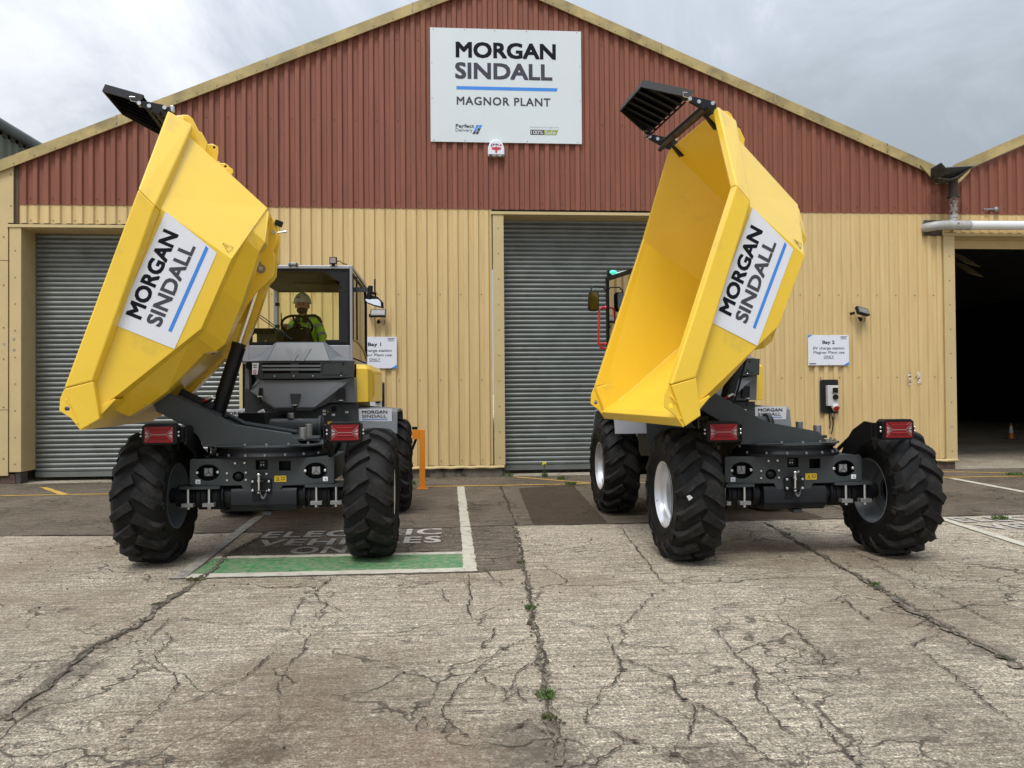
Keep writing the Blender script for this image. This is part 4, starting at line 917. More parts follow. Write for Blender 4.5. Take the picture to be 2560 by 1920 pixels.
b.bb((.168, -.1610, .742), (.202, -.1604, .772), 'ink'); b.bb((.172, -.1615, .748), (.184, -.1608, .768), 'warn'); b.bb((.187, -.1615, .748), (.198, -.1608, .768), 'warn'); P_('warning_label', b, smooth=0)
for x, z in ((-.575, .742), (.565, .748)):
    b = MB(); b.bb((x-.022, -.159, z-.02), (x+.022, -.1555, z+.02), 'white'); b.tube([(x+.002, -.161, z+.008), (x-.002, -.161, z-.002), (x+.006, -.161, z-.012), (x+.010, -.161, z)], .002, 'ink', n=4); P_('tie_down_label', b, smooth=0)
# hitch
b = MB(); b.prism([(-.100, .652), (-.085, .640), (.062, .640), (.080, .655), (.082, .745), (.066, .758), (-.086, .758), (-.102, .745)], 1, -.178, -.156, 'blackmet')
b.bb((-.045, -.23, .735), (.03, -.17, .750), 'blackmet'); b.bb((-.045, -.23, .648), (.03, -.17, .660), 'blackmet')
for x in (-.083, .063):
    for z in (.657, .738): b.cyl((x, -.178, z), (x, -.195, z), .013, 'steel', n=6)
h = P_('tow_hitch', b, bevel=.003)
b = MB(); b.sphere((-.020, -.215, .802), (.021, .021, .021), 'rod', n=16, k=10); b.lathe([(.735, .018), (.755, .018), (.758, .013), (.79, .012)], 'steel', ax=2, n=14, c=(-.020, -.215, 0)); b.cyl((-.02, -.215, .655), (-.02, -.215, .735), .011, 'rod'); b.cyl((-.02, -.215, .648), (-.02, -.215, .635), .016, 'steel', n=6); b.build('tow_ball', parent=h)
b = MB(); N_ = 11
for k in range(N_):
    t = k/(N_-1); x = -.012+.055*t; z = .632-.055*sin(pi*t)*(1 if t < .6 else 1)+.02*t
    ring = [Vector((.007*cos(q), 0, .0045*sin(q))) for q in np.linspace(0, 2*pi, 9)[:-1]]
    rot = Matrix.Rotation(pi/2*(k % 2), 3, 'X') @ Matrix.Rotation(-.8+1.6*t, 3, 'Y'); b.tube([rot @ q+Vector((x, -.2, z)) for q in ring], .0018, 'steel', n=5, closed=True)
b.build('chain', parent=h)
# ---- tail lights on brackets
for s_ in (-1, 1):
    x = s_*.79; z = 1.19
    b = MB(); b.prism([(x-.145, z-.07), (x-.125, z-.088), (x+.125, z-.088), (x+.145, z-.07), (x+.145, z+.07), (x+.12, z+.092), (x-.12, z+.092), (x-.145, z+.07)], 1, -.50, -.40, 'black')
    o = P_('tail_light', b, bevel=.004)
    b = MB(); b.bb((x-.12, -.512, z-.068), (x+.12, -.501, z+.068), 'red')
    for q in (-1, 1):
        for j in (-1, 1): b.add([(x+q*.112, -.5145, z+j*.004), (x+q*.112, -.5145, z+j*.034), (x+q*.078, -.5145, z+j*.004)], [(0, 1, 2)], 'clear')
        b.tube([(x+q*.116, -.513, z+.056), (x+q*.064, -.513, z+.003)], .0018, 'clear', n=4); b.tube([(x+q*.116, -.513, z-.056), (x+q*.064, -.513, z-.003)], .0018, 'clear', n=4)
        pass
    b.bb((x-.064, -.5145, z-.002), (x+.064, -.5125, z+.002), 'clear'); b.tube([(x-.10, -.512, z+.062), (x-.07, -.512, z+.040), (x+.07, -.512, z+.040), (x+.10, -.512, z+.062)], .005, 'red', n=6)
    b.tube([(x-.07, -.514, z-.03), (x+.07, -.514, z-.03)], .008, 'red', n=6); b.build('lens', parent=o, smooth=0)
    b = MB()
    for q in (-1, 1):
        for dz in (-.012, .02): b.sphere((x+q*.158, -.49, z+dz), .010, 'steel', n=8, k=5)
        b.bb((x+q*.145-.012, -.49, z-.02), (x+q*.145+.012, -.46, z+.02), 'blackmet')
    build_each(b, 'wing_nut', o, .005)
    b = MB(); xi = s_*.60
    prof_ = [(-.42, 1.10), (-.42, 1.25), (-.30, 1.26), (-.10, 1.17), (.05, 1.02), (.1, .94), (-.12, .94), (-.2, 1.02)]
    b.prism(prof_, 0, xi-.012, xi+.012, 'black'); b.bb((min(xi, x-s_*.14), -.42, 1.12), (max(xi, x-s_*.14), -.405, 1.25), 'black')
    b.tube([(xi+s_*.02, -.30, 1.24), (xi+s_*.08, -.1, 1.20), (xi+s_*.06, .12, 1.06), (xi, .2, .96)], .018, 'black'); P_('lamp_bracket', b)
b = MB(); b.bb((-.70, .395, 1.13), (-.60, .41, 1.30), 'tin'); b.text('30', Matrix(((1, 0, 0, 0), (0, 0, -1, .393), (0, 1, 0, 0), (0, 0, 0, 1))), 'ink', -.69, -.61, 1.17, 1.26, bold=.01); b.bb((-.66, .41, .9), (-.64, .43, 1.2), 'black'); P_('speed_plate', b, smooth=0)
# ---- turntable
YS = .266
b = MB(); b.lathe([(.947, .0), (.947, .575), (.965, .58), (.972, .58), (.972, .545), (1.0, .53), (1.022, .53), (1.022, .50), (1.045, .50)], 'blackmet', ax=2, n=72, c=(0, YS, 0))
b.lathe([(1.022, .50), (1.022, .545), (1.032, .545), (1.045, .545)], 'black', ax=2, n=72, c=(0, YS, 0))
for k in range(20):
    a = 2*pi*(k+.3)/20; b.cyl((.558*cos(a), YS+.558*sin(a), .972), (.558*cos(a), YS+.558*sin(a), .992), .0115, 'tin', n=8)
P_('turntable', b)
# ---- swivel frame (a = towards the skip lip, v = across, z up)
def swivel_matrix(s): return Matrix(((-cos(s), sin(s), 0, 0), (-sin(s), -cos(s), 0, YS), (0, 0, 1, 0), (0, 0, 0, 1)))
RH, ZH = .972, 1.543
def skip_matrix(s, t):
    fx, fy = -cos(s), -sin(s)
    return Matrix(((fx*cos(t), sin(s), fx*sin(t), RH*fx), (fy*cos(t), -cos(s), fy*sin(t), YS+RH*fy), (-sin(t), 0, cos(t), ZH), (0, 0, 0, 1)))
S1, Q1, S2, Q2 = .110, .844, .085, .837
b = MB()
arm = [(.99, 1.485), (.955, 1.545), (.86, 1.56), (.47, 1.345), (.32, 1.262), (-.20, 1.165), (-.285, 1.075), (-.285, 1.062), (.555, 1.062), (.60, 1.155), (.665, 1.225), (.95, 1.385)]
for v in (.42, -.42): b.prism([(p, q) for p, q in arm], 1, v-.014, v+.014, 'dgrey')
b.prism([(.60*cos(t), .60*sin(t)*.92) for t in np.linspace(0, 2*pi, 15)[:-1]], 2, 1.045, 1.062, 'dgrey')
b.bb((-.30, -.52, 1.063), (.45, .52, 1.069), 'dgrey')
b.prism([(.50, 1.30), (.30, 1.20), (-.22, 1.115), (-.22, 1.10), (.32, 1.185), (.52, 1.285)], 1, -.405, .405, 'dgrey')
b.prism([(.84, 1.50), (.80, 1.53), (.46, 1.35), (.46, 1.31)], 1, -.405, .405, 'dgrey')
for v in (.30, -.30): b.tube([(.50, v, 1.345), (.30, v, 1.235), (-.20, v, 1.145)], .022, 'dgrey', n=8)
b.prism([(-.22, .405), (-.30, .30), (-.44, .20), (-.44, -.20), (-.30, -.30), (-.22, -.405)], 2, 1.09, 1.115, 'dgrey')
b.cyl((.97, -.50, 1.543), (.97, .50, 1.543), .05, 'blackmet', n=20)
sf = P_('swivel_frame', b, matrix=swivel_matrix(S1), bevel=.003, smooth=30)
b = MB()
for k in range(18):
    a = 2*pi*(k+.5)/18; b.cyl((.555*cos(a), .51*sin(a), 1.062), (.555*cos(a), .51*sin(a), 1.086), .0115, 'tin', n=8); b.cyl((.555*cos(a), .51*sin(a), 1.045), (.555*cos(a), .51*sin(a), 1.022), .0115, 'tin', n=8)
build_each(b, 'bolt', sf, 0)
b = MB(); b.cyl((-.30, .26, 1.10), (-.30, .26, 1.215), .036, 'tin', n=20); b.cyl((-.33, -.10, 1.11), (-.33, -.10, 1.235), .034, 'tin', n=20); build_each(b, 'lock_pin', sf, 0, bevel=.003)
# cylinder
b = MB(); p0, p1 = Vector((.585, 0, 1.13)), Vector((.095, 0, 2.725)); d = (p1-p0).normalized()
b.cyl(p0, p0+d*.93, .062, 'blackmet', n=28); b.cyl(p0+d*.90, p0+d*.94, .066, 'blackmet', n=28); b.tube([p0+d*.1+Vector((-.075, .03, 0)), p0+d*.5+Vector((-.075, .03, 0)), p0+d*.88+Vector((-.07, .03, 0))], .011, 'black')
hc = b.build('tipping_cylinder', parent=sf)
b = MB(); b.cyl(p0+d*.9, p1, .030, 'rod', n=20); b.cyl(p1+Vector((0, -.05, 0)), p1+Vector((0, .05, 0)), .055, 'blackmet', n=20); b.build('piston_rod', parent=sf)
b = MB(); b.cyl((.82, .12, 1.545), (.53, .12, 1.40), .052, 'blackmet', n=24); b.tube([(.64, .10, 1.46), (.60, .20, 1.46), (.53, .22, 1.48), (.50, .2, 1.52)], .010, 'black'); b.tube([(.60, .20, 1.47), (.575, .22, 1.485), (.545, .215, 1.50)], .012, 'redp'); b.tube([(.575, .22, 1.49), (.53, .22, 1.51), (.50, .2, 1.50)], .013, 'steel'); b.build('hydraulic_hose', parent=sf)
# ---- SKIP
Wp = {'A': (.31, 1.035, .41), 'K': (-1.25, 1.035, 1.055), 'S2': (-1.341, .941, .203), 'S3': (-.737, .951, -.009), 'S5': (.098, .991, .099), 'L': (.44, 1.035, .165)}
A_ = np.array([[1, p[0], p[2]] for p in Wp.values()]); cf = np.linalg.lstsq(A_, np.array([p[1] for p in Wp.values()]), rcond=None)[0]
wv = lambda a, z: float(cf[0]+cf[1]*a+cf[2]*z)
for k in Wp: Wp[k] = (Wp[k][0], wv(Wp[k][0], Wp[k][2]), Wp[k][2])
B_, S6 = (-1.93, .505, 1.535), (-1.914, .446, .399)
b = MB()
for s_ in (1, -1):
    mm = lambda p: (p[0], s_*p[1], p[2])
    b.add([mm(Wp[k]) for k in ('A', 'K', 'S2', 'S3', 'S5', 'L')], [(0, 1, 2, 3, 4, 5)], 'yellow')
    b.add([mm(Wp['K']), mm(B_), mm(S6), mm(Wp['S2'])], [(0, 1, 2), (0, 2, 3)], 'yellow')
m_ = lambda p: (p[0], -p[1], p[2])
b.add([B_, S6, m_(S6), m_(B_)], [(0, 1, 2, 3)], 'yellow')
b.add([S6, Wp['S2'], Wp['S3'], m_(Wp['S3']), m_(Wp['S2']), m_(S6)], [(0, 1, 2, 3, 4, 5)], 'yellow')
b.add([Wp['S3'], Wp['S5'], m_(Wp['S5']), m_(Wp['S3'])], [(0, 1, 2, 3)], 'yellow')
b.add([Wp['S5'], Wp['L'], m_(Wp['L']), m_(Wp['S5'])], [(0, 1, 2, 3)], 'yellow')
me_v = b.v; bmt = bmesh.new()
skip = b.build('skip', parent=T1, matrix=skip_matrix(S1, Q1), smooth=0, fix=True)
bmt.from_mesh(skip.data); bmesh.ops.remove_doubles(bmt, verts=bmt.verts, dist=.002); bmesh.ops.recalc_face_normals(bmt, faces=bmt.faces); bmt.to_mesh(skip.data); bmt.free()
q = skip.modifiers.new('s', 'SOLIDIFY'); q.thickness = .014; q.offset = 0
q = skip.modifiers.new('b', 'BEVEL'); q.width = .006; q.segments = 2; q.limit_method = 'ANGLE'; q.angle_limit = radians(25)
# rim tube
def loft(b, rings, m, cap=True):
    n = len(rings[0]); vs = [p for r in rings for p in r]; fs = []
    for i in range(len(rings)-1):
        for j in range(n): fs.append((i*n+j, i*n+(j+1) % n, (i+1)*n+(j+1) % n, (i+1)*n+j))
    if cap: fs += [tuple(range(n))[::-1], tuple(range((len(rings)-1)*n, len(rings)*n))]
    b.add(vs, fs, m)
for s_ in (1, -1):
    b = MB(); mm = lambda a, v, z: (a, s_*v, z)
    rA = [mm(.300, 1.02, .418), mm(.300, 1.095, .408), mm(.12, 1.095, .292), mm(.112, wv(.1, .27)+.01, .272)]
    rK = [mm(-1.262, 1.022, 1.072), mm(-1.272, 1.108, 1.062), mm(-1.257, 1.104, .884), mm(-1.255, wv(-1.25, .85)+.01, .848)]
    rB = [mm(-1.945, .487, 1.555), mm(-1.972, .560, 1.549), mm(-2.030, .515, 1.338), mm(-1.985, .50, 1.30)]
    loft(b, [rA, rK], 'yellow'); loft(b, [rK, rB], 'yellow')
    ob = b.build('rim_rail', parent=skip, smooth=0, bevel=.012)
    # lip cheek
    b = MB(); ck = [(.302, .405), (.116, .286), (.315, .052), (.468, .098)]
    vi = 1.02
    ring0 = [mm(a, vi-.03*(z < .2), z) for a, z in ck]; ring1 = [mm(.302, 1.094, .405), mm(.116, 1.088, .286), mm(.315, 1.075, .052), mm(.468, 1.085, .098)]
    loft(b, [ring0, ring1], 'yellow'); b.build('lip_cheek', parent=skip, smooth=0, bevel=.008)
    b = MB(); pl = [(.312, .412), (.385, .385), (.462, .325), (.452, .215), (.480, .098), (.40, .10), (.33, .25)]
    b.plate_hole(pl, (.415, .292), .021, 1, s_*1.045, s_*1.062, 'yellow'); b.prism([(.345, .345), (.37, .345), (.39, .20), (.45, .165), (.445, .15), (.375, .185)], 1, s_*1.062, s_*1.072, 'yellow')
    b.build('lifting_eye', parent=skip, smooth=0, bevel=.003)
b = MB(); b.prism([(.395, .185), (.455, .185), (.478, .10), (.455, .085), (.36, .075), (.13, .075), (.13, .09)], 1, -1.03, 1.03, 'yellow'); b.build('lip_beam', parent=skip, smooth=0, bevel=.006)
b = MB(); b.prism([(-1.945, 1.50), (-1.99, 1.50), (-2.03, 1.44), (-1.97, 1.36), (-1.935, 1.36)], 1, -.5, .5, 'yellow')
for v in (.30, -.30):
    b.prism([(-1.92, 1.26), (-1.99, 1.225), (-2.048, 1.168), (-2.056, 1.12), (-2.02, 1.085), (-1.92, 1.02)], 1, v-.01, v+.01, 'yellow'); b.cyl((-2.028, v-.011, 1.142), (-2.028, v+.011, 1.142), .015, 'black', n=14)
    b.prism([(-1.92, .95), (-1.983, .93), (-1.993, .896), (-1.975, .87), (-1.92, .86)], 1, v-.01, v+.01, 'yellow')
for v in (.44, -.44): b.prism([(-1.98, 1.53), (-2.05, 1.475), (-2.075, 1.445), (-2.078, 1.40), (-2.03, 1.285), (-2.04, 1.26), (-2.0, 1.16), (-1.93, 1.12), (-1.93, 1.5)], 1, v-.012, v+.012, 'yellow'); b.cyl((-2.0, v, 1.56), (-2.04, v, 1.60), .020, 'steel', n=10)
b.build('rear_stiffener', parent=skip, smooth=0, bevel=.005)
# underframe
b = MB()
low = [(-1.90, .36), (-1.66, .17), (-1.56, .15), (-1.104, -.052), (-.747, -.181), (-.649, -.164), (-.572, -.105), (-.115, -.099), (.038, -.07), (.255, -.01), (.235, .085)]
hullw = lambda a, w: min(w, float(np.interp(a, [-1.914, -1.341, .4], [.446, .941, .99]))-.012)
for s_ in (1, -1):
    up = [(.098, .093), (-.737, -.015), (-1.90, .38)]
    ringo = [(a, s_*hullw(a, .60), z) for a, z in low]; ringi = [(a, s_*.43, z) for a, z in low]
    n_ = len(low); tp = []
    for a, z in low:
        zz = np.interp(a, [-1.914, -.737, .098, .46], [.399, -.009, .099, .13])
        tp.append((a, s_*hullw(a, .80), zz-.004))
    vs = ringo+ringi+tp; fs = []
    for i in range(n_-1): fs += [(i, i+1, n_+i+1, n_+i), (2*n_+i, 2*n_+i+1, i+1, i)]
    # inner side
    tpi = [(a, s_*.43, z-.0) for a, v, z in tp]; vs += tpi
    for i in range(n_-1): fs += [(n_+i, n_+i+1, 3*n_+i+1, 3*n_+i)]
    b.add(vs, fs, 'yellow')
b.prism([(-1.62, .26), (-1.55, .20), (-1.10, .03), (-.75, -.09), (-.60, -.09), (.20, -.03), (.20, .08), (-.73, -.02), (-1.6, .28)], 1, -.43, .43, 'yellow')
b.build('underframe', parent=skip, smooth=0, bevel=.006)
for s_ in (1, -1):
    b = MB(); lug = [(-1.93, .47), (-1.92, .385), (-1.906, .33), (-1.861, .265), (-1.826, .228), (-1.75, .185), (-1.679, .165), (-1.652, .114), (-1.58, .055), (-1.522, .012), (-1.476, .004), (-1.299, .016), (-1.131, .0), (-.95, -.05), (-.95, .04), (-1.5, .22)]
    b.prism(lug, 1, s_*.075, s_*.10, 'yellow'); b.build('cylinder_lug', parent=skip, smooth=0, bevel=.006)
    b = MB(); b.cyl((-1.476, s_*.10, .135), (-1.476, s_*.118, .135), .036, 'tin', n=20); b.cyl((-1.476, s_*.118, .135), (-1.476, s_*.124, .135), .020, 'steel', n=14)
    b.prism([(-1.476+.043*cos(t), .135+.043*sin(t)) for t in np.linspace(pi*.75, pi*2.2, 9)]+[(-1.515, .215), (-1.545, .21)], 1, s_*.10, s_*.110, 'tin'); b.cyl((-1.530, s_*.10, .195), (-1.530, s_*.118, .195), .014, 'steel', n=6)
    b.cyl((-1.815, s_*.10, .285), (-1.815, s_*.118, .285), .018, 'steel', n=10); b.build('lug_pin', parent=skip)
    b = MB(); b.cyl((0, s_*.600, 0), (0, s_*.615, 0), .052, 'yellow', n=20); b.cyl((0, s_*.615, 0), (0, s_*.635, 0), .030, 'tin', n=16); b.prism([(.03, .03), (.10, -.005), (.11, -.03), (.095, -.045), (.0, -.035), (-.03, .0)], 1, s_*.612, s_*.620, 'tin'); b.cyl((.08, s_*.62, -.018), (.08, s_*.632, -.018), .014, 'steel', n=6)
    b.build('hinge_pin', parent=skip)
b = MB(); b.cyl((-1.476, -.08, .135), (-1.476, .08, .135), .026, 'tin', n=16); b.build('cylinder_pin', parent=skip)
b = MB(); b.box((-1.915, .10, .305), (.05, .05, .07), 'black', Matrix.Rotation(.4, 3, 'Y')); b.cyl((-1.84, .10, .255), (-1.90, .10, .205), .008, 'steel'); b.cyl((-1.885, .10, .218), (-1.905, .10, .201), .013, 'steel'); b.build('rubber_stop', parent=skip)
b = MB(); b.prism([(-1.395, .345), (-1.42, .268), (-1.35, .262)], 1, .0, .0005, 'ink'); 
def on_taper(a, z, o=.009):
    K = Vector(Wp['K']); S = Vector(Wp['S2']); Bq = Vector(B_); n = (Bq-K).cross(S-K).normalized(); n = n if n.y > 0 else -n
    v = K.y-((a-K.x)*n.x+(z-K.z)*n.z)/n.y; return Vector((a, v, z))+n*o
b = MB(); tri = [on_taper(-1.392, .348), on_taper(-1.425, .268), on_taper(-1.362, .262)]; b.tube(tri, .0022, 'ink', n=4, closed=True); b.tube([on_taper(-1.393, .322), on_taper(-1.394, .290)], .002, 'ink', n=4); b.build('warning_triangle', parent=skip, smooth=0)
# sign panel on the skip side
O_s = Vector((-.472, 0, .026)); ex = Vector((-.944, 0, .330)); ey = Vector((.330, 0, .944))
def spt(x, y, off):
    p = O_s+ex*x+ey*y; return Vector((p.x, wv(p.x, p.z)+off, p.z))
def skewm(off, sgn=1):
    o = spt(0, 0, off); X_ = spt(1, 0, off)-o; Y_ = spt(0, 1, off)-o; Z_ = X_.cross(Y_)
    if sgn < 0: pass
    return Matrix(((X_.x, Y_.x, Z_.x, o.x), (X_.y, Y_.y, Z_.y, o.y), (X_.z, Y_.z, Z_.z, o.z), (0, 0, 0, 1)))
b = MB(); b.add([spt(0, 0, .0095), spt(.878, 0, .0095), spt(1.028, .483, .0095), spt(.008, .483, .0095)], [(0, 1, 2, 3)], 'white')
b.build('name_panel', parent=skip, smooth=0); sg = skip
b = MB(); Mx = skewm(.011)
b.text('MORGAN', Mx, 'ink', .121, .892, .320, .445, bold=.05); b.text('SINDALL', Mx, 'inkg', .121, .852, .163, .285, bold=.045)
b.quad([spt(.121, .072, .0112), spt(.884, .072, .0112), spt(.898, .100, .0112), spt(.121, .100, .0112)], 'blue'); build_text(b, 'lettering', sg)
b = MB(); b.box((-.62, .2, -.105), (.10, .06, .006), 'inkg', Matrix.Rotation(-.25, 3, 'Y')); b.build('type_plate', parent=skip, smooth=0)
# overload guard at the back edge
gd = MB(); ax0, ax1 = Vector((-1.735, 0, 2.165)), Vector((-1.875, 0, 1.76)); dz = (ax1-ax0).normalized(); nn = Vector((dz.z, 0, -dz.x))
if nn.x > 0: nn = -nn
def gp(t, v, o=0): return ax0.lerp(ax1, t)+Vector((0, v, 0))+nn*o
hw = lambda t: .30 if t < 0 else (.30+.20*min(1, t/.75) if t < .75 else .50+.03*(t-.75)/.25)
for s_ in (1, -1):
    gd.add([gp(0, s_*.30, 0), gp(0, s_*.30, .07), gp(.96, s_*.525, .07), gp(.96, s_*.525, 0), gp(0, s_*.285, 0), gp(0, s_*.285, .07), gp(.96, s_*.495, .07), gp(.96, s_*.495, 0)], [(0, 1, 2, 3), (4, 5, 6, 7), (0, 3, 7, 4), (1, 2, 6, 5), (0, 1, 5, 4), (2, 3, 7, 6)], 'blackmet')
gd.add([gp(0, -.30, 0), gp(0, .30, 0), gp(0, .30, .07), gp(0, -.30, .07), gp(.03, -.30, 0), gp(.03, .30, 0), gp(.03, .30, .07), gp(.03, -.30, .07)], [(0, 1, 2, 3), (4, 5, 6, 7), (0, 1, 5, 4), (3, 2, 6, 7)], 'blackmet')
gd.add([gp(.02, -.30, .062), gp(.02, .30, .062), gp(.96, .49, .062), gp(.96, -.49, .062)], [(0, 1, 2, 3)], 'blackmet')
for k in range(7):
    v0 = -.45+.13*k; v1 = v0+.115
    def tt(v): return max(.03, (abs(v)-.285)/.21*.78+.02)
    t0, t1 = tt(v0), tt(v1)
    if min(t0, t1) > .75: continue
    vs_ = []
    for t_, v_, o_ in ((t0, v0, .052), (t1, v1, .018), (.97, v1, .018), (.97, v0, .052)): vs_.append(gp(t_, v_, o_))
    for t_, v_, o_ in ((t0, v0, .058), (t1, v1, .024), (.97, v1, .024), (.97, v0, .058)): vs_.append(gp(t_, v_, o_))
    gd.add(vs_, [(0, 1, 2, 3), (4, 5, 6, 7), (0, 1, 5, 4), (1, 2, 6, 5), (2, 3, 7, 6), (3, 0, 4, 7)], 'blackmet')
gd.add([gp(.96, -.525, .0), gp(.96, .525, .0), gp(.96, .51, .03), gp(.96, -.51, .03), gp(.97, -.51, .0), gp(.97, .51, .0), gp(.97, .51, .03), gp(.97, -.51, .03)], [(0, 1, 2, 3), (4, 5, 6, 7), (0, 1, 5, 4), (3, 2, 6, 7)], 'blackmet')
go = gd.build('log_guard', parent=skip, smooth=0)
b = MB()
for s_ in (1, -1):
    v = s_*.50; b.prism([(-1.835, 1.80), (-1.90, 1.76), (-1.985, 1.63), (-2.0, 1.57), (-1.93, 1.52), (-1.90, 1.58), (-1.865, 1.70)], 1, v-.02, v+.02, 'blackmet')
    b.prism([(-1.92, 1.62), (-1.96, 1.62), (-1.98, 1.50), (-1.94, 1.38), (-1.89, 1.42)], 1, v-s_*.10-.02, v-s_*.10+.02, 'blackmet'); b.cyl((-1.905, v-.12, 1.60), (-1.905, v+.08, 1.60), .022, 'blackmet', n=12)
    for a, z in ((-1.855, 1.775), (-1.895, 1.70), (-1.975, 1.60)): b.cyl((a, v-.028, z), (a, v+.032, z), .018, 'steel', n=8)
    b.tube([(-1.85, v+.03, 1.79), (-1.82, v+.04, 1.83), (-1.84, v+.045, 1.86), (-1.87, v+.04, 1.83)], .0035, 'steel', n=5)
b.cyl((-1.905, -.50, 1.615), (-1.905, .50, 1.615), .026, 'rustd', n=12); b.prism([(-1.89, 1.66), (-1.92, 1.66), (-1.93, 1.58), (-1.90, 1.58)], 1, -.46, .46, 'blackmet')
b.build('guard_bracket', parent=skip, smooth=30)
# ---- rear frame plate, articulation tube
b = MB(); b.prism([(-.74, 1.62), (-.66, 1.575), (-.37, 1.335), (.065, 1.33), (.27, 1.41), (.60, 1.415), (.60, .85), (.45, .62), (-.45, .62), (-.74, .95)], 1, 2.12, 2.16, 'dgrey')
b.bb((-.40, 2.1, .60), (.40, 3.9, 1.0), 'blackmet'); b.bb((-.60, 2.16, 1.0), (.57, 3.9, 1.40), 'blackmet')
for x, z, m in ((.20, 1.33, 'white'), (.20, 1.29, 'white'), (.31, 1.28, 'white'), (-.42, 1.31, 'steel'), (.47, 1.31, 'steel')): b.bb((x-.02, 2.113, z-.013), (x+.02, 2.119, z+.013), m)
b.bb((.24, 2.10, 1.16), (.30, 2.119, 1.20), 'warn'); b.bb((.29, 2.105, 1.32), (.345, 2.119, 1.38), 'black'); b.cyl((.245, 2.119, 1.32), (.245, 2.112, 1.32), .008, 'warn')
P_('rear_frame', b, bevel=.004, smooth=30)
b = MB(); b.cyl((-.25, 1.15, 1.17), (.30, 1.15, 1.17), .10, 'dgrey', n=28); b.cyl((.30, 1.15, 1.17), (.33, 1.15, 1.17), .13, 'dgrey', n=28); b.cyl((.33, 1.15, 1.17), (.36, 1.15, 1.17), .11, 'black', n=28); b.cyl((-.28, 1.15, 1.17), (-.25, 1.15, 1.17), .13, 'dgrey', n=28)
b.cyl((0, 1.13, 1.27), (0, 1.13, 1.33), .034, 'tin', n=8); b.bb((-.2, 1.1, .93), (.2, 2.1, 1.10), 'dgrey'); P_('articulation_joint', b, bevel=.004)
b = MB(); b.bb((-.50, .9, 1.20), (-.22, 1.5, 1.34), 'black'); b.bb((-.48, 1.5, 1.22), (-.25, 2.1, 1.30), 'black'); b.cyl((-.24, .95, 1.36), (-.30, .95, 1.33), .022, 'white'); P_('valve_box', b, bevel=.006)
for s_ in (-1, 1):
    b = MB(); b.cyl((s_*.80, 2.828, .6), (s_*.3, 2.828, .6), .12, 'blackmet'); P_('rear_axle', b)
# ---- bonnet (engine cowl)
C1 = [(-.331, 2.165), (-.345, 2.14), (-.549, 1.975), (-.70, 1.93), (-.70, 1.90)]
b = MB()
F = lambda x, z: 0
def yq(x, z):   # how far the cowl stands towards the skip
    return None
cowl_up = [[(-.331, 2.10, 2.165), (.200, 2.10, 2.165)], [(-.345, 2.02, 2.145), (.215, 2.02, 2.145)], [(-.50, 1.95, 2.00), (.33, 1.95, 2.00)], [(-.60, 1.93, 1.925), (.53, 1.93, 1.925)]]
# centre face
b.add([(-.33, 2.10, 2.165), (.20, 2.10, 2.165), (.215, 2.03, 2.145), (-.345, 2.03, 2.145)], [(0, 1, 2, 3)], 'grey')
b.add([(-.345, 2.03, 2.145), (.215, 2.03, 2.145), (.30, 1.93, 1.925), (-.43, 1.93, 1.925)], [(0, 1, 2, 3)], 'grey')
for s_, xc, xe in ((-1, -.06, -.70), (1, -.06, .575)):
    A = (-.345, .215)[s_ > 0]; B2 = (-.43, .30)[s_ > 0]; T_ = (-.33, .20)[s_ > 0]; sh = (-.549, .40)[s_ > 0]
    b.add([(T_, 2.10, 2.165), (A, 2.03, 2.145), (sh, 2.04, 1.985), (sh-.0, 2.12, 1.99)], [(0, 1, 2, 3)], 'grey')
    b.add([(A, 2.03, 2.145), (B2, 1.93, 1.925), (xe, 2.03, 1.925), (sh, 2.04, 1.985)], [(0, 1, 2, 3)], 'grey')
    b.add([(sh, 2.04, 1.985), (xe, 2.03, 1.925), (xe, 2.14, 1.93), (sh, 2.12, 1.99)], [(0, 1, 2, 3)], 'grey')
# W emblem, slightly raised
e0 = lambda x, z: (x, 2.03-(2.145-z)/.22*.10-.022, z)
W_ = [(-.222, 2.078), (-.165, 2.078), (-.128, 1.995), (-.092, 2.078), (-.056, 2.078), (-.020, 1.995), (.018, 2.078), (.074, 2.078), (-.005, 1.930), (-.036, 1.930), (-.074, 2.008), (-.112, 1.930), (-.143, 1.930)]
em = MB(); em.add([e0(x, z) for x, z in W_]+[(x, e0(x, z)[1]+.03, z) for x, z in W_], [tuple(range(13)), tuple(range(13, 26))]+[(i, (i+1) % 13, 13+(i+1) % 13, 13+i) for i in range(13)], 'emb')
cw = P_('bonnet', b, smooth=0, solid=.012, bevel=.004)
em.build('emblem', parent=cw, smooth=0)
# vent band
b = MB(); band = [(-.60, 1.925), (-.545, 1.715), (.575, 1.73), (.575, 1.925)]
b.prism([(-.50, 1.925), (-.46, 1.765), (.19, 1.765), (.19, 1.925)], 1, 1.96, 1.97, 'black')
b.prism([(-.62, 1.925), (-.56, 1.72), (-.47, 1.72), (-.50, 1.925)], 1, 1.93, 1.98, 'dgrey'); b.prism([(.185, 1.925), (.185, 1.72), (.575, 1.73), (.585, 1.925)], 1, 1.93, 1.98, 'dgrey')
b.prism([(-.50, 1.926), (-.50, 1.905), (.19, 1.905), (.19, 1.926)], 1, 1.93, 1.955, 'dgrey'); b.prism([(-.475, 1.78), (-.47, 1.718), (.19, 1.72), (.19, 1.78)], 1, 1.93, 1.955, 'dgrey')
for z in (1.868, 1.825): b.prism([(-.49, z-.010), (-.49, z+.014), (.19, z+.012), (.19, z-.012)], 1, 1.92, 1.955, 'grey')
b.prism([(-.16, 1.91), (-.16, 1.78), (-.07, 1.78), (-.07, 1.91)], 1, 1.935, 1.958, 'dgrey')
for x in (-.345, -.125, .10, .43): b.sphere((x, 1.927, 1.748), .009, 'steel', n=8, k=5)
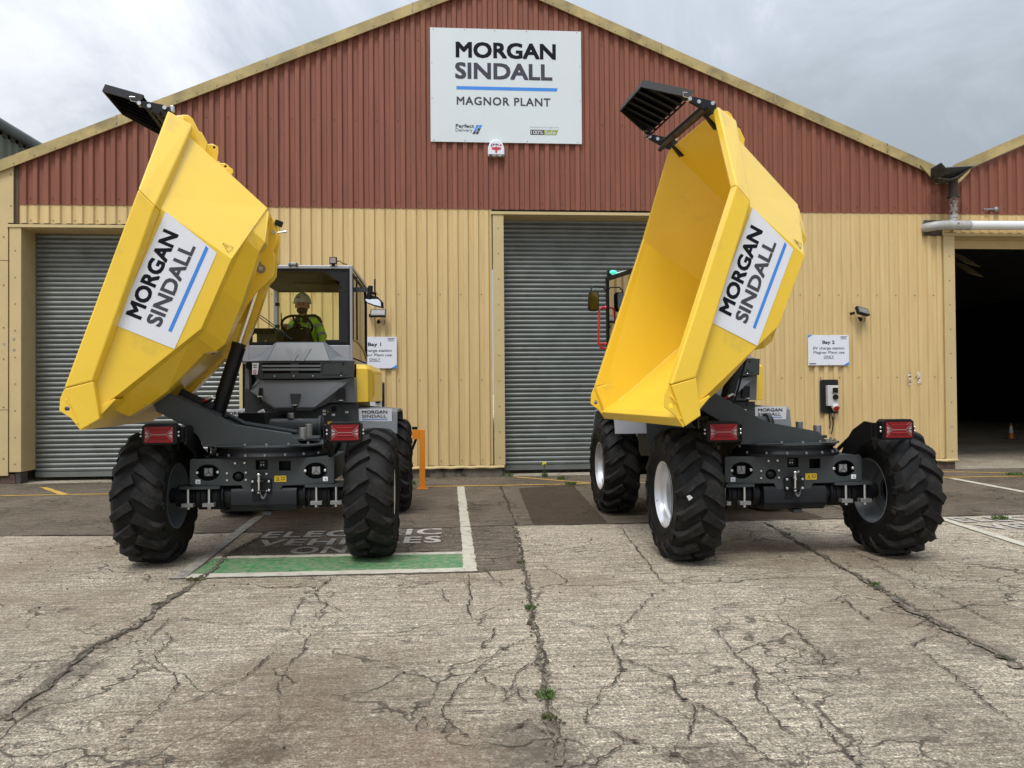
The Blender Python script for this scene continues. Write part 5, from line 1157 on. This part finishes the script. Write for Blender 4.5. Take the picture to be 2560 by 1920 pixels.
b.tube([(.212, 1.926, 1.905), (.212, 1.926, 1.765), (.50, 1.926, 1.762)], .0025, 'black', n=4); b.tube([(.212, 1.926, 1.905), (.50, 1.926, 1.915)], .0025, 'black', n=4)
for x, z in ((.455, 1.893), (.435, 1.79)): b.cyl((x, 1.928, z), (x, 1.92, z), .010, 'black', n=10)
P_('vent_grille', b, bevel=.003, smooth=0)
b = MB(); b.add([(-.60, 1.922, 1.905), (-.525, 1.922, 1.905), (-.54, 1.922, 1.77), (-.605, 1.922, 1.77)], [(0, 1, 2, 3)], 'white'); b.bb((-.59, 1.919, 1.877), (-.545, 1.921, 1.887), 'ink'); b.bb((-.59, 1.919, 1.852), (-.55, 1.921, 1.861), 'ink')
b.tube([(-.572+.015*cos(t), 1.920, 1.80+.024*sin(t)) for t in np.linspace(0, 2*pi, 17)[:-1]], .0022, 'redink', n=4, closed=True); b.tube([(-.58, 1.92, 1.815), (-.563, 1.92, 1.785)], .002, 'redink', n=4); P_('warning_label', b, smooth=0, fix=False)
# lower cowl
b = MB()
P0 = {'tl': (-.56, 1.99, 1.72), 'tcl': (-.49, 1.965, 1.705), 'tcr': (.40, 1.965, 1.70), 'tr': (.575, 1.99, 1.73), 'bcl': (-.335, 1.90, 1.375), 'bcr': (.12, 1.90, 1.375), 'xl': (-.63, 2.02, 1.62), 'xbl': (-.66, 2.06, 1.575), 'brr': (.59, 2.06, 1.43), 'brm': (.28, 2.06, 1.43),
      'bbl': (-.33, 1.96, 1.335), 'bbr': (.085, 1.96, 1.335)}
q_ = [P0[k] for k in ('tl', 'tcl', 'tcr', 'tr', 'bcl', 'bcr', 'xl', 'xbl', 'brr', 'brm', 'bbl', 'bbr')]
b.add(q_, [(1, 2, 5, 4), (0, 1, 4, 7, 6), (2, 3, 8, 9, 5), (4, 5, 11, 10), (5, 9, 11), (7, 4, 10)], 'grey')
b.add([P0['tr'], (.60, 2.2, 1.74), (.61, 2.2, 1.43), P0['brr']], [(0, 1, 2, 3)], 'grey')
b.add([P0['tl'], P0['xl'], P0['xbl'], (-.67, 2.3, 1.58), (-.60, 2.3, 1.72)], [(0, 1, 2, 3, 4)], 'grey')
P_('lower_cowl', b, smooth=0, bevel=.01)
b = MB()
for x0, x1, z0, z1 in ((-.16, -.04, 1.385, 1.54), ): b.prism([(x0, z1), (x1, z1), (x1-.03, z0), (x0+.02, z0)], 1, 1.895, 1.98, 'dgrey')
b.prism([(.385, 1.60), (.47, 1.60), (.465, 1.455), (.37, 1.455)], 1, 1.955, 2.0, 'black'); b.prism([(-.53, 1.61), (-.50, 1.61), (-.495, 1.52), (-.545, 1.52)], 1, 1.96, 2.0, 'black')
build_each(b, 'cowl_recess', T1, 0, smooth=0)
b = MB()
for x, y, z in ((-.10, 1.875, 1.40), (.425, 1.93, 1.45), (-.515, 1.94, 1.505)): b.cyl((x, y, z), (x, y, z+.012), .030, 'steel', n=16); b.cyl((x, y, z-.08), (x, y, z), .014, 'black')
build_each(b, 'cowl_latch', T1, .01)
# ---- yellow side covers
for s_ in (1, -1):
    b = MB(); o_ = 0 if s_ > 0 else -.13
    pl = [(.585, 2.12), (.72, 2.16), (.765, 2.30), (.775, 2.6), (.775, 3.6), (.585, 3.6)]
    if s_ > 0:
        n_ = len(pl); vs = [(x, y, 1.432) for x, y in pl]+[(x-.0*(i in (1, 2)), y, 1.84-.02*(i in (2, 3))) for i, (x, y) in enumerate(pl)]+[(x-.05*(i in (1, 2, 3, 4)), y+.03*(i < 3), 1.895) for i, (x, y) in enumerate(pl)]
        fs = [(i, (i+1) % n_, n_+(i+1) % n_, n_+i) for i in range(n_)]+[(n_+i, n_+(i+1) % n_, 2*n_+(i+1) % n_, 2*n_+i) for i in range(n_)]+[tuple(range(n_))[::-1], tuple(range(2*n_, 3*n_))]
        b.add(vs, fs, 'yellow')
        b.bb((.768, 2.36, 1.50), (.782, 2.375, 1.80), 'warn'); b.bb((.768, 2.5, 1.80), (.782, 3.4, 1.81), 'warn')
    else:
        b.bb((-.78, 2.7, 1.30), (-.66, 3.7, 1.85), 'yellow')
    P_('side_cover', b, smooth=0, bevel=.02)
b = MB()
for x in (-.80, -.70): b.bb((x-.012, 2.30, 1.10), (x+.012, 2.42, 2.0), 'black')
for z in (1.15, 1.4, 1.65, 1.9): b.bb((-.80, 2.3, z), (-.70, 2.44, z+.02), 'blackmet')
b.tube([(-.68, 2.2, 1.3), (-.67, 2.18, 1.6), (-.69, 2.2, 2.0)], .015, 'black'); b.bb((-.70, 2.2, 1.25), (-.62, 2.3, 2.0), 'black'); b.bb((-.76, 2.22, 1.35), (-.71, 2.3, 1.98), 'gutter'); P_('step_ladder', b)
# ---- rear mudguards
for s_ in (-1, 1):
    b = MB()
    pr = [(2.20, 1.36), (2.24, 1.385), (2.9, 1.39), (3.35, 1.36), (3.5, 1.1), (3.47, 1.09), (3.33, 1.33), (2.9, 1.355), (2.26, 1.35), (2.175, 1.04), (2.14, 1.04)]
    n_ = len(pr); x0, x1 = (.50, 1.075) if s_ > 0 else (-1.12, -.52)
    zs = lambda x, z: z-(.05 if (abs(x) > 1.0 and z > 1.3) else 0)
    b.add([(x0, y, zs(x0, z)) for y, z in pr]+[(x1, y, zs(x1, z)) for y, z in pr], [tuple(range(n_)), tuple(range(n_, 2*n_))]+[(i, (i+1) % n_, n_+(i+1) % n_, n_+i) for i in range(n_)], 'cgrey' if s_ < 0 else 'grey')
    xi = .50*s_; b.prism([(2.2, 1.34), (2.26, 1.0), (3.4, 1.0), (3.35, 1.34)], 0, xi-.01, xi+.01, 'dgrey')
    mg = P_('mudguard', b, bevel=.006, smooth=0)
    b = MB(); lx = .61 if s_ > 0 else -1.03; nrm = Matrix(((1, 0, 0, lx), (0, -.18, -1, 2.176), (0, 1, -.18, 1.185), (0, 0, 0, 1)))
    b.quad([nrm @ Vector(p) for p in ((0, 0, 0), (.40, 0, 0), (.40, .165, 0), (0, .165, 0))], 'white')
    b.text('MORGAN', nrm, 'ink', .04, .345, .105, .145, bold=.03, depth=.003); b.text('SINDALL', nrm, 'inkg', .04, .335, .055, .092, bold=.025, depth=.003)
    b.quad([nrm @ Vector(p) for p in ((.04, .03, .003), (.345, .03, .003), (.35, .038, .003), (.04, .038, .003))], 'blue'); b.build('name_label', parent=mg, smooth=0, fix=False)
    for x, z in ((-.96, 1.25), (-.94, 1.13), (-.72, 1.14)):
        pass
# ---- cab
YF, YR = 2.10, 3.85; XL, XR = -.76, .545; XL2 = -.80; ZB, ZT = 1.93, 3.095
b = MB()
# front face frame around the windscreen
def frame_xz(b, x0, x1, z0, z1, ix0, ix1, iz0, iz1, y0, y1, m):
    b.bb((x0, y0, z0), (ix0, y1, z1), m); b.bb((ix1, y0, z0), (x1, y1, z1), m); b.bb((ix0, y0, z0), (ix1, y1, iz0), m); b.bb((ix0, y0, iz1), (ix1, y1, z1), m)
frame_xz(b, XL, XR, ZB, ZT, -.682, .515, 2.125, 3.055, YF, YF+.05, 'cgrey')
# roof with rounded rear, side rails
b.bb((XL, YF+.05, ZT-.03), (XR, YR-.12, ZT+.012), 'cgrey'); b.add([(XL, YR-.12, ZT+.012), (XR, YR-.12, ZT+.012), (XR, YR+.0, ZT-.07), (XL, YR+.0, ZT-.07), (XL, YR-.12, ZT-.03), (XR, YR-.12, ZT-.03), (XR, YR-.03, ZT-.09), (XL, YR-.03, ZT-.09)], [(0, 1, 2, 3), (4, 5, 6, 7), (0, 3, 7, 4), (1, 2, 6, 5), (2, 3, 7, 6)], 'cgrey')
# right side: sill, rear pillar and arched trim
b.bb((XR-.03, YR-.09, ZB-.1), (XR, YR, ZT-.09), 'cgrey'); b.bb((XR-.03, YF+.05, ZB-.03), (XR, YR-.09, ZB+.03), 'cgrey')
b.tube([(XR-.012, YF+.06, 2.20), (XR-.012, 2.6, 2.205), (XR-.012, 3.1, 2.18), (XR-.012, 3.5, 2.12), (XR-.012, YR-.06, 2.03)], .022, 'barge', n=6)
b.bb((XL, YR-.09, ZB-.1), (XL+.06, YR, ZT-.06), 'cgrey'); b.bb((XL, YF+.05, ZB-.03), (XL+.03, YR-.09, ZB+.03), 'cgrey')
b.bb((XL+.06, YR-.05, ZB-.1), (XR-.03, YR-.01, 2.28), 'dgrey')
# cab floor and rear body
b.bb((XL+.02, YF+.06, ZB-.08), (XR-.02, YR-.06, ZB-.03), 'black'); b.bb((-.66, YF+.1, 1.40), (.56, 3.9, 1.85), 'blackmet')
b.bb((-.22, YF-.015, ZT+.0), (-.10, YF+.04, ZT+.03), 'cgrey'); b.bb((-.20, YF-.02, ZT-.025), (-.185, YF, ZT+.03), 'dgrey'); b.bb((-.125, YF-.02, ZT-.025), (-.11, YF, ZT+.03), 'dgrey')
cab = P_('cab', b, bevel=.008, smooth=0)
b = MB()
frame_xz(b, -.684, .517, 2.123, 3.057, -.645, .485, 2.165, 3.025, YF+.012, YF+.02, 'black')
ws = b.build('windscreen_seal', parent=cab, smooth=0)
b = MB(); b.quad([(-.68, YF+.022, 2.13), (.51, YF+.022, 2.13), (.51, YF+.022, 3.05), (-.68, YF+.022, 3.05)], 'glass'); b.build('windscreen', parent=cab, smooth=0, fix=False)
b = MB(); b.quad([(XR-.008, YF+.06, 1.98), (XR-.008, YR-.1, 1.98), (XR-.008, YR-.1, 3.02), (XR-.008, YF+.06, 3.06)], 'glass')
b.bb((XR-.02, 2.62, 2.2), (XR, 2.68, 3.04), 'black'); b.tube([(XR-.005, YF+.07, 2.20), (XR-.005, YF+.07, 3.0), (XR-.005, YR-.2, 2.99), (XR-.005, YR-.11, 2.8), (XR-.005, YR-.11, 2.05)], .016, 'black', n=6); b.build('side_window', parent=cab, smooth=0, fix=False)
b = MB(); frame_xz(b, XL+.06, XR-.03, 2.26, 3.07, -.705, .150, 2.31, 2.99, YR-.06, YR-.03, 'black'); b.quad([(-.70, YR-.045, 2.3), (.15, YR-.045, 2.3), (.15, YR-.045, 3.0), (-.70, YR-.045, 3.0)], 'glass'); b.bb((.15, YR-.062, 2.26), (XR-.03, YR-.05, 3.07), 'interior'); b.build('rear_window', parent=cab, smooth=0, fix=False)
b = MB(); b.bb((XL+.03, YF+.07, ZT-.09), (XR-.03, YR-.1, ZT-.035), 'interior'); b.bb((-.3, 2.9, ZT-.12), (.25, 3.6, ZT-.09), 'brownc')
for z in (2.47, 2.78): b.bb((-.71, YR-.2, z), (-.66, YR-.14, z+.045), 'black')
b.build('headlining', parent=cab, smooth=0)
b = MB(); b.prism([(-.40, 2.10), (-.27, 2.335), (-.03, 2.345), (.05, 2.10)], 1, 2.34, 2.52, 'black'); b.bb((-.40, 2.2, 1.95), (.05, 2.5, 2.12), 'black')
b.bb((-.64, 2.30, 1.95), (-.40, 2.9, 2.32), 'gutter'); b.bb((-.66, 2.25, 2.28), (-.42, 2.95, 2.345), 'interior'); b.bb((-.64, YF+.06, 1.97), (.5, 2.2, 2.14), 'black'); b.bb((.40, 2.4, 1.9), (.50, 3.3, 2.30), 'black'); b.tube([(.46, 2.6, 2.3), (.49, 2.6, 2.6)], .012, 'black')
b.cyl((-.53, 2.295, 2.19), (-.53, 2.285, 2.19), .012, 'steel'); b.tube([(-.385, 2.5, 2.3), (-.385, 2.5, 2.56)], .007, 'black', n=6); b.build('dashboard', parent=cab, smooth=30, bevel=.02)
b = MB(); wc = Vector((-.215, 2.62, 2.405)); tl = Matrix.Rotation(radians(-38), 3, 'X') @ Matrix.Rotation(radians(0), 3, 'Y')
b.tube([wc+tl @ Vector((.19*cos(t), .19*sin(t), 0)) for t in np.linspace(0, 2*pi, 33)[:-1]], .016, 'black', n=8, closed=True)
for t in (.35, 2.6, 4.6): b.tube([wc, wc+tl @ Vector((.185*cos(t), .185*sin(t), -.01))], .014, 'black', n=6)
b.cyl(wc+tl @ Vector((0, 0, .015)), wc+tl @ Vector((0, 0, -.06)), .05, 'black'); b.cyl(wc, Vector((-.2, 2.45, 2.2)), .03, 'black'); b.build('steering_wheel', parent=cab)
b = MB(); b.bb((-.44, 2.85, 1.98), (.02, 3.32, 2.08), 'black'); b.prism([(3.30, 2.05), (3.42, 2.08), (3.50, 2.42), (3.40, 2.42)], 0, -.40, -.02, 'black'); b.build('seat', parent=cab, bevel=.02)
b = MB(); b.tube([(-.635, YF+.005, 2.52), (-.50, YF-.01, 2.42), (-.25, YF-.015, 2.24)], .006, 'black', n=6); b.tube([(-.62, YF+.005, 2.54), (-.48, YF-.01, 2.44), (-.20, YF-.015, 2.22)], .006, 'black', n=6); b.tube([(-.628, YF, 2.72), (-.630, YF-.005, 2.25)], .010, 'black', n=6); b.tube([(-.25, YF-.015, 2.24), (-.17, YF-.01, 2.19)], .012, 'black', n=6); b.build('wiper', parent=cab)
b = MB(); b.bb((.277, YF-.03, ZT+.015), (.363, YF+.02, ZT+.098), 'black'); b.bb((.30, YF-.01, ZT-.01), (.34, YF+.01, ZT+.02), 'black'); b.tube([(.36, YF, ZT+.05), (.40, YF, ZT+.055), (.42, YF, ZT+.03), (.48, YF+.02, ZT+.015)], .006, 'black'); wl = P_('roof_lamp', b, bevel=.006)
b = MB(); b.bb((.286, YF-.033, ZT+.025), (.354, YF-.031, ZT+.088), 'clear'); b.build('lens', parent=wl, smooth=0)
# right mirror
b = MB(); b.bb((XR-.03, 2.28, 2.80), (.74, 2.32, 2.855), 'dgrey'); b.tube([(.75, 2.28, 2.87), (.745, 2.27, 2.80), (.72, 2.26, 2.715)], .030, 'black', n=10); b.tube([(.80, 2.29, 2.96), (.80, 2.29, 2.78), (.815, 2.29, 2.73)], .010, 'black', n=8); b.cyl((.75, 2.28, 2.785), (.82, 2.28, 2.78), .020, 'black'); mr = b.build('mirror_arm', parent=cab)
b = MB(); mv = [(.672, 2.27, 2.70), (.69, 2.27, 2.752), (.74, 2.27, 2.768), (.84, 2.27, 2.735), (.90, 2.27, 2.67), (.905, 2.27, 2.60), (.80, 2.27, 2.625), (.70, 2.27, 2.665)]
b.add(mv+[(x, y+.10, z+.0) for x, y, z in mv], [tuple(range(8)), tuple(range(8, 16))]+[(i, (i+1) % 8, 8+(i+1) % 8, 8+i) for i in range(8)], 'black'); b.build('mirror_shell', parent=cab, bevel=.008)
b = MB(); cc = Vector((.80, 2.264, 2.69)); b.add([tuple(cc+(Vector(v)-cc)*.82+Vector((-.01, -.001-.10*(v[2]-2.69)*-1, 0))) for v in mv[:6]+mv[6:]], [tuple(range(8))], 'mirror'); b.build('mirror_face', parent=cab, smooth=0)
# open left door with handle and second mirror
def dpt(s, z, o=0): return (XL-.01-.215*s-o*.97, YF+.08+.93*s-o*.25, z)
b = MB()
for s0_, s1_, z0, z1 in ((0, .05, 1.95, 3.06), (.95, 1.0, 1.95, 3.06), (0, 1, 1.95, 2.0), (0, 1, 3.01, 3.06)):
    b.add([dpt(s0_, z0), dpt(s1_, z0), dpt(s1_, z1), dpt(s0_, z1), dpt(s0_, z0, .03), dpt(s1_, z0, .03), dpt(s1_, z1, .03), dpt(s0_, z1, .03)], [(0, 1, 2, 3), (4, 5, 6, 7), (0, 1, 5, 4), (1, 2, 6, 5), (2, 3, 7, 6), (3, 0, 4, 7)], 'black')
b.quad([dpt(.03, 1.98, .015), dpt(.97, 1.98, .015), dpt(.97, 3.03, .015), dpt(.03, 3.03, .015)], 'glassd'); dr = P_('door', b, smooth=0, fix=False)
b = MB(); b.tube([dpt(1, 2.66, .03), dpt(1, 2.66, .09), dpt(1, 2.63, .125), dpt(1, 2.55, .13), dpt(1, 2.18, .14), dpt(1, 2.13, .11), dpt(1, 2.11, .0)], .014, 'redp', n=10); b.tube([dpt(1, 2.18, .14), dpt(1, 2.18, .0)], .012, 'redp'); b.sphere(dpt(1, 2.66, .03), .028, 'redp'); b.sphere(dpt(1, 2.18, .03), .025, 'redp'); b.build('grab_handle', parent=dr)
b = MB(); b.tube([dpt(1, 2.86, .0), dpt(1, 2.93, .07), dpt(1, 2.935, .20), dpt(1, 2.90, .24), dpt(1, 2.86, .25)], .009, 'black', n=6); b.build('left_mirror_arm', parent=dr)
mc = Vector(dpt(1, 2.74, .21)); b = MB(); b.prism([(mc.x+p*.075, mc.z+q*.13) for p, q in ((-.9, -.75), (-.6, -1), (.6, -1), (.95, -.7), (1, .7), (.7, 1), (-.5, 1), (-.85, .7))], 1, mc.y-.02, mc.y+.05, 'black'); b.build('mirror_shell', parent=dr, bevel=.012)
b = MB(); b.prism([(mc.x+p*.062, mc.z+q*.115) for p, q in ((-.9, -.75), (-.6, -1), (.6, -1), (.95, -.7), (1, .7), (.7, 1), (-.5, 1), (-.85, .7))], 1, mc.y-.024, mc.y-.021, 'mirrord'); b.build('mirror_face', parent=dr, smooth=0)
b = MB(); c3_ = dpt(.93, 3.10, -.02); b.bb((c3_[0]-.05, c3_[1]-.04, 3.03), (c3_[0]+.00, c3_[1]+.04, 3.14), 'black'); bs = b.build('beacon_bracket', parent=cab, smooth=0)
b = MB(); b.sphere((c3_[0]+.02, c3_[1]-.02, 3.115), (.055, .05, .030), 'beacon', n=18, k=10); P_('green_beacon', b)
b = MB(); b.tube([(c3_[0]+.02, c3_[1], 3.08), (c3_[0]+.2, c3_[1]-.1, 3.115), (XL+.1, 2.8, 3.12)], .022, 'white'); b.cyl((XL+.25, 3.0, 3.1), (XL+.25, 3.0, 3.16), .045, 'redp'); b.build('roof_rail', parent=cab)
# ---- second dumper (copy), its skip swung and tipped a touch less
T2 = copy_tree(T1); T2.location = (3.075, 6.951, -.012); T2.rotation_euler = (0, 0, .018)
T2['label'] = 'right-hand dumper seen into its raised yellow skip, green beacon lit, before the middle shutter'
for ch in T2.children:
    if ch.name.startswith('skip'): ch.matrix_local = skip_matrix(S2, Q2)
    if ch.name.startswith('swivel_frame'): ch.matrix_local = swivel_matrix(S2)
for ch in list(T1.children):
    if ch.name.startswith('green_beacon'): ch.data = ch.data.copy(); ch.data.materials[0] = M['gutter']
b = MB(); b.add([(-1.15, -.598, .66), (-1.125, -.602, .672), (-1.095, -.598, .650), (-1.11, -.602, .635), (-1.13, -.598, .622), (-1.14, -.600, .642)], [(0, 1, 2, 3, 4, 5)], 'socket'); P_('paper_label', b, T2, smooth=0, solid=.002)
# ================================================================ DRIVER
drv = thing('person', (0, 0, 0), 'driver in white hard hat and lime hi-vis shirt behind the wheel of the left dumper', 'person')
drv.location = T1.location; drv.rotation_euler = T1.rotation_euler
def skin_mesh(name, chains, m, parent, sub=2):
    """chains: list of [(x,y,z,r), ...]; first chain's first vertex is the root; others start at an index of an earlier vertex"""
    vs, es, rs = [], [], []
    for start, pts in chains:
        prev = start
        for p in pts:
            vs.append(p[:3]); rs.append(p[3] if len(p) == 4 else p[3:5])
            if prev is not None: es.append((prev, len(vs)-1))
            prev = len(vs)-1
    me = bpy.data.meshes.new(name); me.from_pydata(vs, es, []); o = bpy.data.objects.new(name, me); COL.objects.link(o)
    sm = o.modifiers.new('k', 'SKIN'); sm.use_smooth_shade = True
    if not me.skin_vertices: me.skin_vertices.new()
    for i, r in enumerate(rs): me.skin_vertices[0].data[i].radius = (r, r) if isinstance(r, (int, float)) else tuple(r)
    me.skin_vertices[0].data[0].use_root = True
    s = o.modifiers.new('u', 'SUBSURF'); s.levels = sub; s.render_levels = sub
    bpy.context.view_layer.update()
    m2 = bpy.data.meshes.new_from_object(o.evaluated_get(bpy.context.evaluated_depsgraph_get())); bpy.data.objects.remove(o)
    m2.materials.clear(); m2.materials.append(M[m]); m2.polygons.foreach_set('material_index', [0]*len(m2.polygons)); m2.shade_smooth()
    o = bpy.data.objects.new(name, m2); COL.objects.link(o); o.parent = parent; return o
DY = 2.98; hx, hz = -.212, 2.70   # head centre
# body: pelvis -> spine -> neck -> head; arms; legs; hands with fingers
body = [(None, [(-.19, DY+.16, 2.10, .12), (-.19, DY+.12, 2.22, .125), (-.19, DY+.08, 2.36, .135), (-.195, DY+.06, 2.47, .13), (-.205, DY+.03, 2.55, .06), (-.21, DY+.0, 2.62, .055), (hx, DY-.01, 2.685, .083), (hx, DY, 2.76, .088), (hx, DY+.005, 2.80, .07)])]
body += [(3, [(-.33, DY+.05, 2.50, .055), (-.395, DY+.0, 2.36, .045), (-.41, DY-.16, 2.33, .036), (-.385, DY-.27, 2.40, .027), (-.375, DY-.31, 2.415, .03)])]   # right arm (image left) to the rim
i0 = 13
body += [(3, [(-.06, DY+.06, 2.51, .055), (.01, DY+.03, 2.38, .046), (.055, DY-.05, 2.27, .038), (.06, DY-.18, 2.17, .028), (.06, DY-.22, 2.155, .03)])]
i1 = 18
body += [(0, [(-.28, DY-.0, 2.08, .085), (-.30, DY-.26, 2.08, .065), (-.30, DY-.30, 1.92, .05)]), (0, [(-.10, DY-.0, 2.08, .085), (-.08, DY-.26, 2.08, .065), (-.08, DY-.30, 1.92, .05)])]
for (i, dx, base, dz_) in ((i0, 1, (-.375, DY-.31, 2.415), 0), (i1, -1, (.06, DY-.22, 2.155), 0)):
    for k in range(4):
        o_ = (k-1.5)*.017; L = (.9, 1, .95, .75)[k]
        body.append((i, [(base[0]+o_, base[1]-.04, base[2]+.012, .0095), (base[0]+o_, base[1]-.065*L, base[2]-.005, .0085), (base[0]+o_, base[1]-.06*L, base[2]-.03*L, .0075)]))
    body.append((i, [(base[0]+dx*.035, base[1]-.01, base[2]-.005, .010), (base[0]+dx*.045, base[1]-.035, base[2]-.02, .008)]))
bd = skin_mesh('body', body, 'skin', drv)
b = MB()
for s_ in (-1, 1):
    b.sphere((hx+s_*.031, DY-.088, 2.712), (.013, .008, .008), 'clear', n=10, k=6); b.sphere((hx+s_*.031, DY-.095, 2.710), .005, 'ink', n=8, k=5)
    b.box((hx+s_*.032, DY-.095, 2.731), (.034, .010, .007), 'beard'); b.sphere((hx+s_*.085, DY+.0, 2.70), (.012, .022, .032), 'skin', n=10, k=6)
b.add([(hx, DY-.092, 2.725), (hx-.017, DY-.098, 2.672), (hx+.017, DY-.098, 2.672), (hx, DY-.122, 2.678)], [(0, 1, 3), (0, 3, 2), (1, 2, 3)], 'skin'); b.sphere((hx, DY-.104, 2.68), (.015, .015, .012), 'skin', n=10, k=6)
b.build('face', parent=bd)
b = MB(); b.sphere((hx, DY-.022, 2.640), (.072, .078, .05), 'beard', n=20, k=10, z1=.6); b.sphere((hx, DY-.096, 2.655), (.028, .012, .008), 'beard', n=10, k=6); b.sphere((hx, DY-.100, 2.643), (.022, .010, .005), 'redink', n=10, k=5); b.sphere((hx, DY+.03, 2.71), (.088, .085, .075), 'beard', n=20, k=10); b.build('beard', parent=bd)
b = MB(); b.sphere((hx, DY+.0, 2.745), (.112, .135, .135), 'helmet', n=32, k=12, z0=0.); b.lathe([(2.742, .112), (2.736, .128), (2.742, .130), (2.75, .112)], 'helmet', ax=2, n=32, c=(hx, DY, 0)); b.add([(hx-.10, DY-.09, 2.745), (hx+.10, DY-.09, 2.745), (hx+.07, DY-.175, 2.732), (hx, DY-.19, 2.730), (hx-.07, DY-.175, 2.732), (hx-.10, DY-.09, 2.752), (hx+.10, DY-.09, 2.752), (hx+.07, DY-.175, 2.738), (hx, DY-.19, 2.736), (hx-.07, DY-.175, 2.738)], [(0, 1, 2, 3, 4), (5, 6, 7, 8, 9), (0, 5, 9, 4), (4, 9, 8, 3), (3, 8, 7, 2), (2, 7, 6, 1)], 'helmet')
b.tube([(hx, DY-.133, 2.76), (hx, DY-.09, 2.845), (hx, DY, 2.884), (hx, DY+.09, 2.845)], .014, 'helmet', n=8); b.box((hx-.03, DY-.128, 2.80), (.05, .004, .014), 'inkg', Matrix.Rotation(-.3, 3, 'X')); b.build('hard_hat', parent=drv)
sh_ = [(None, [(-.19, DY+.16, 2.08, (.155, .125)), (-.19, DY+.12, 2.22, (.160, .13)), (-.19, DY+.08, 2.36, (.165, .135)), (-.195, DY+.06, 2.47, (.15, .12)), (-.205, DY+.04, 2.545, .075)]), (3, [(-.335, DY+.05, 2.50, .068), (-.40, DY+.0, 2.36, .060), (-.415, DY-.15, 2.33, .050), (-.39, DY-.25, 2.385, .040)]), (3, [(-.05, DY+.06, 2.51, .068), (.018, DY+.03, 2.38, .062), (.060, DY-.05, 2.27, .053), (.064, DY-.15, 2.19, .042)])]
shirt = skin_mesh('hi_vis_shirt', sh_, 'hivis', drv)
b = MB()
def hoop(p, d, r, w, m):
    p = Vector(p); d = Vector(d).normalized(); b.cyl(p-d*w/2, p+d*w/2, r, m, n=20, caps=False)
hoop((-.012, DY+.035, 2.43), (.068, -.03, -.13), .0665, .045, 'refl'); hoop((.045, DY-.02, 2.305), (.042, -.08, -.11), .060, .045, 'refl'); hoop((-.38, DY+.01, 2.41), (-.065, -.05, -.14), .067, .045, 'refl')
for s_ in (-1, 1):
    P_l = []
    for t in np.linspace(0, 1, 9):
        z = 2.56-.42*t; xx = -.195+s_*(.072+.02*t); yy = DY+.045-.135*min(1, t*4)**.5-.01+ .12*t*.5
        P_l.append((xx, yy-.012, z))
    vs = []
    for x, y, z in P_l: vs += [(x-.02, y, z), (x+.02, y, z)]
    b.add(vs, [(2*i, 2*i+1, 2*i+3, 2*i+2) for i in range(8)], 'refl')
b.build('reflective_tape', parent=shirt, smooth=30)
b = MB(); b.add([(-.30, DY-.02, 2.56), (-.25, DY-.07, 2.585), (-.215, DY-.115, 2.475), (-.285, DY-.105, 2.47)], [(0, 1, 2, 3)], 'brownc'); b.add([(-.12, DY-.02, 2.56), (-.17, DY-.07, 2.585), (-.205, DY-.115, 2.475), (-.135, DY-.105, 2.47)], [(0, 1, 2, 3)], 'brownc')
b.tube([(-.13, DY+.03, 2.565), (-.06, DY+.04, 2.575), (.0, DY+.03, 2.54), (.035, DY+.02, 2.48)], [.03, .025, .022, .015], 'brownc', n=8); b.tube([(-.28, DY+.03, 2.56), (-.21, DY+.07, 2.60), (-.14, DY+.03, 2.56)], .028, 'brownc', n=8); b.box((-.09, DY-.108, 2.435), (.05, .003, .008), 'inkg'); b.build('collar', parent=shirt, smooth=30, solid=.004)
tr_ = [(None, [(-.19, DY+.16, 2.08, .145), (-.19, DY+.10, 2.10, .14)]), (1, [(-.28, DY-.0, 2.08, .095), (-.30, DY-.26, 2.08, .078), (-.30, DY-.30, 1.95, .062)]), (1, [(-.10, DY-.0, 2.08, .095), (-.08, DY-.26, 2.08, .078), (-.08, DY-.30, 1.95, .062)])]
skin_mesh('trousers', tr_, 'navy', drv)
# the empty for the person stands on the cab floor
for o in list(bpy.data.objects):
    if o.type == 'MESH' and len(o.data.polygons) == 0: print('EMPTY MESH', o.name)
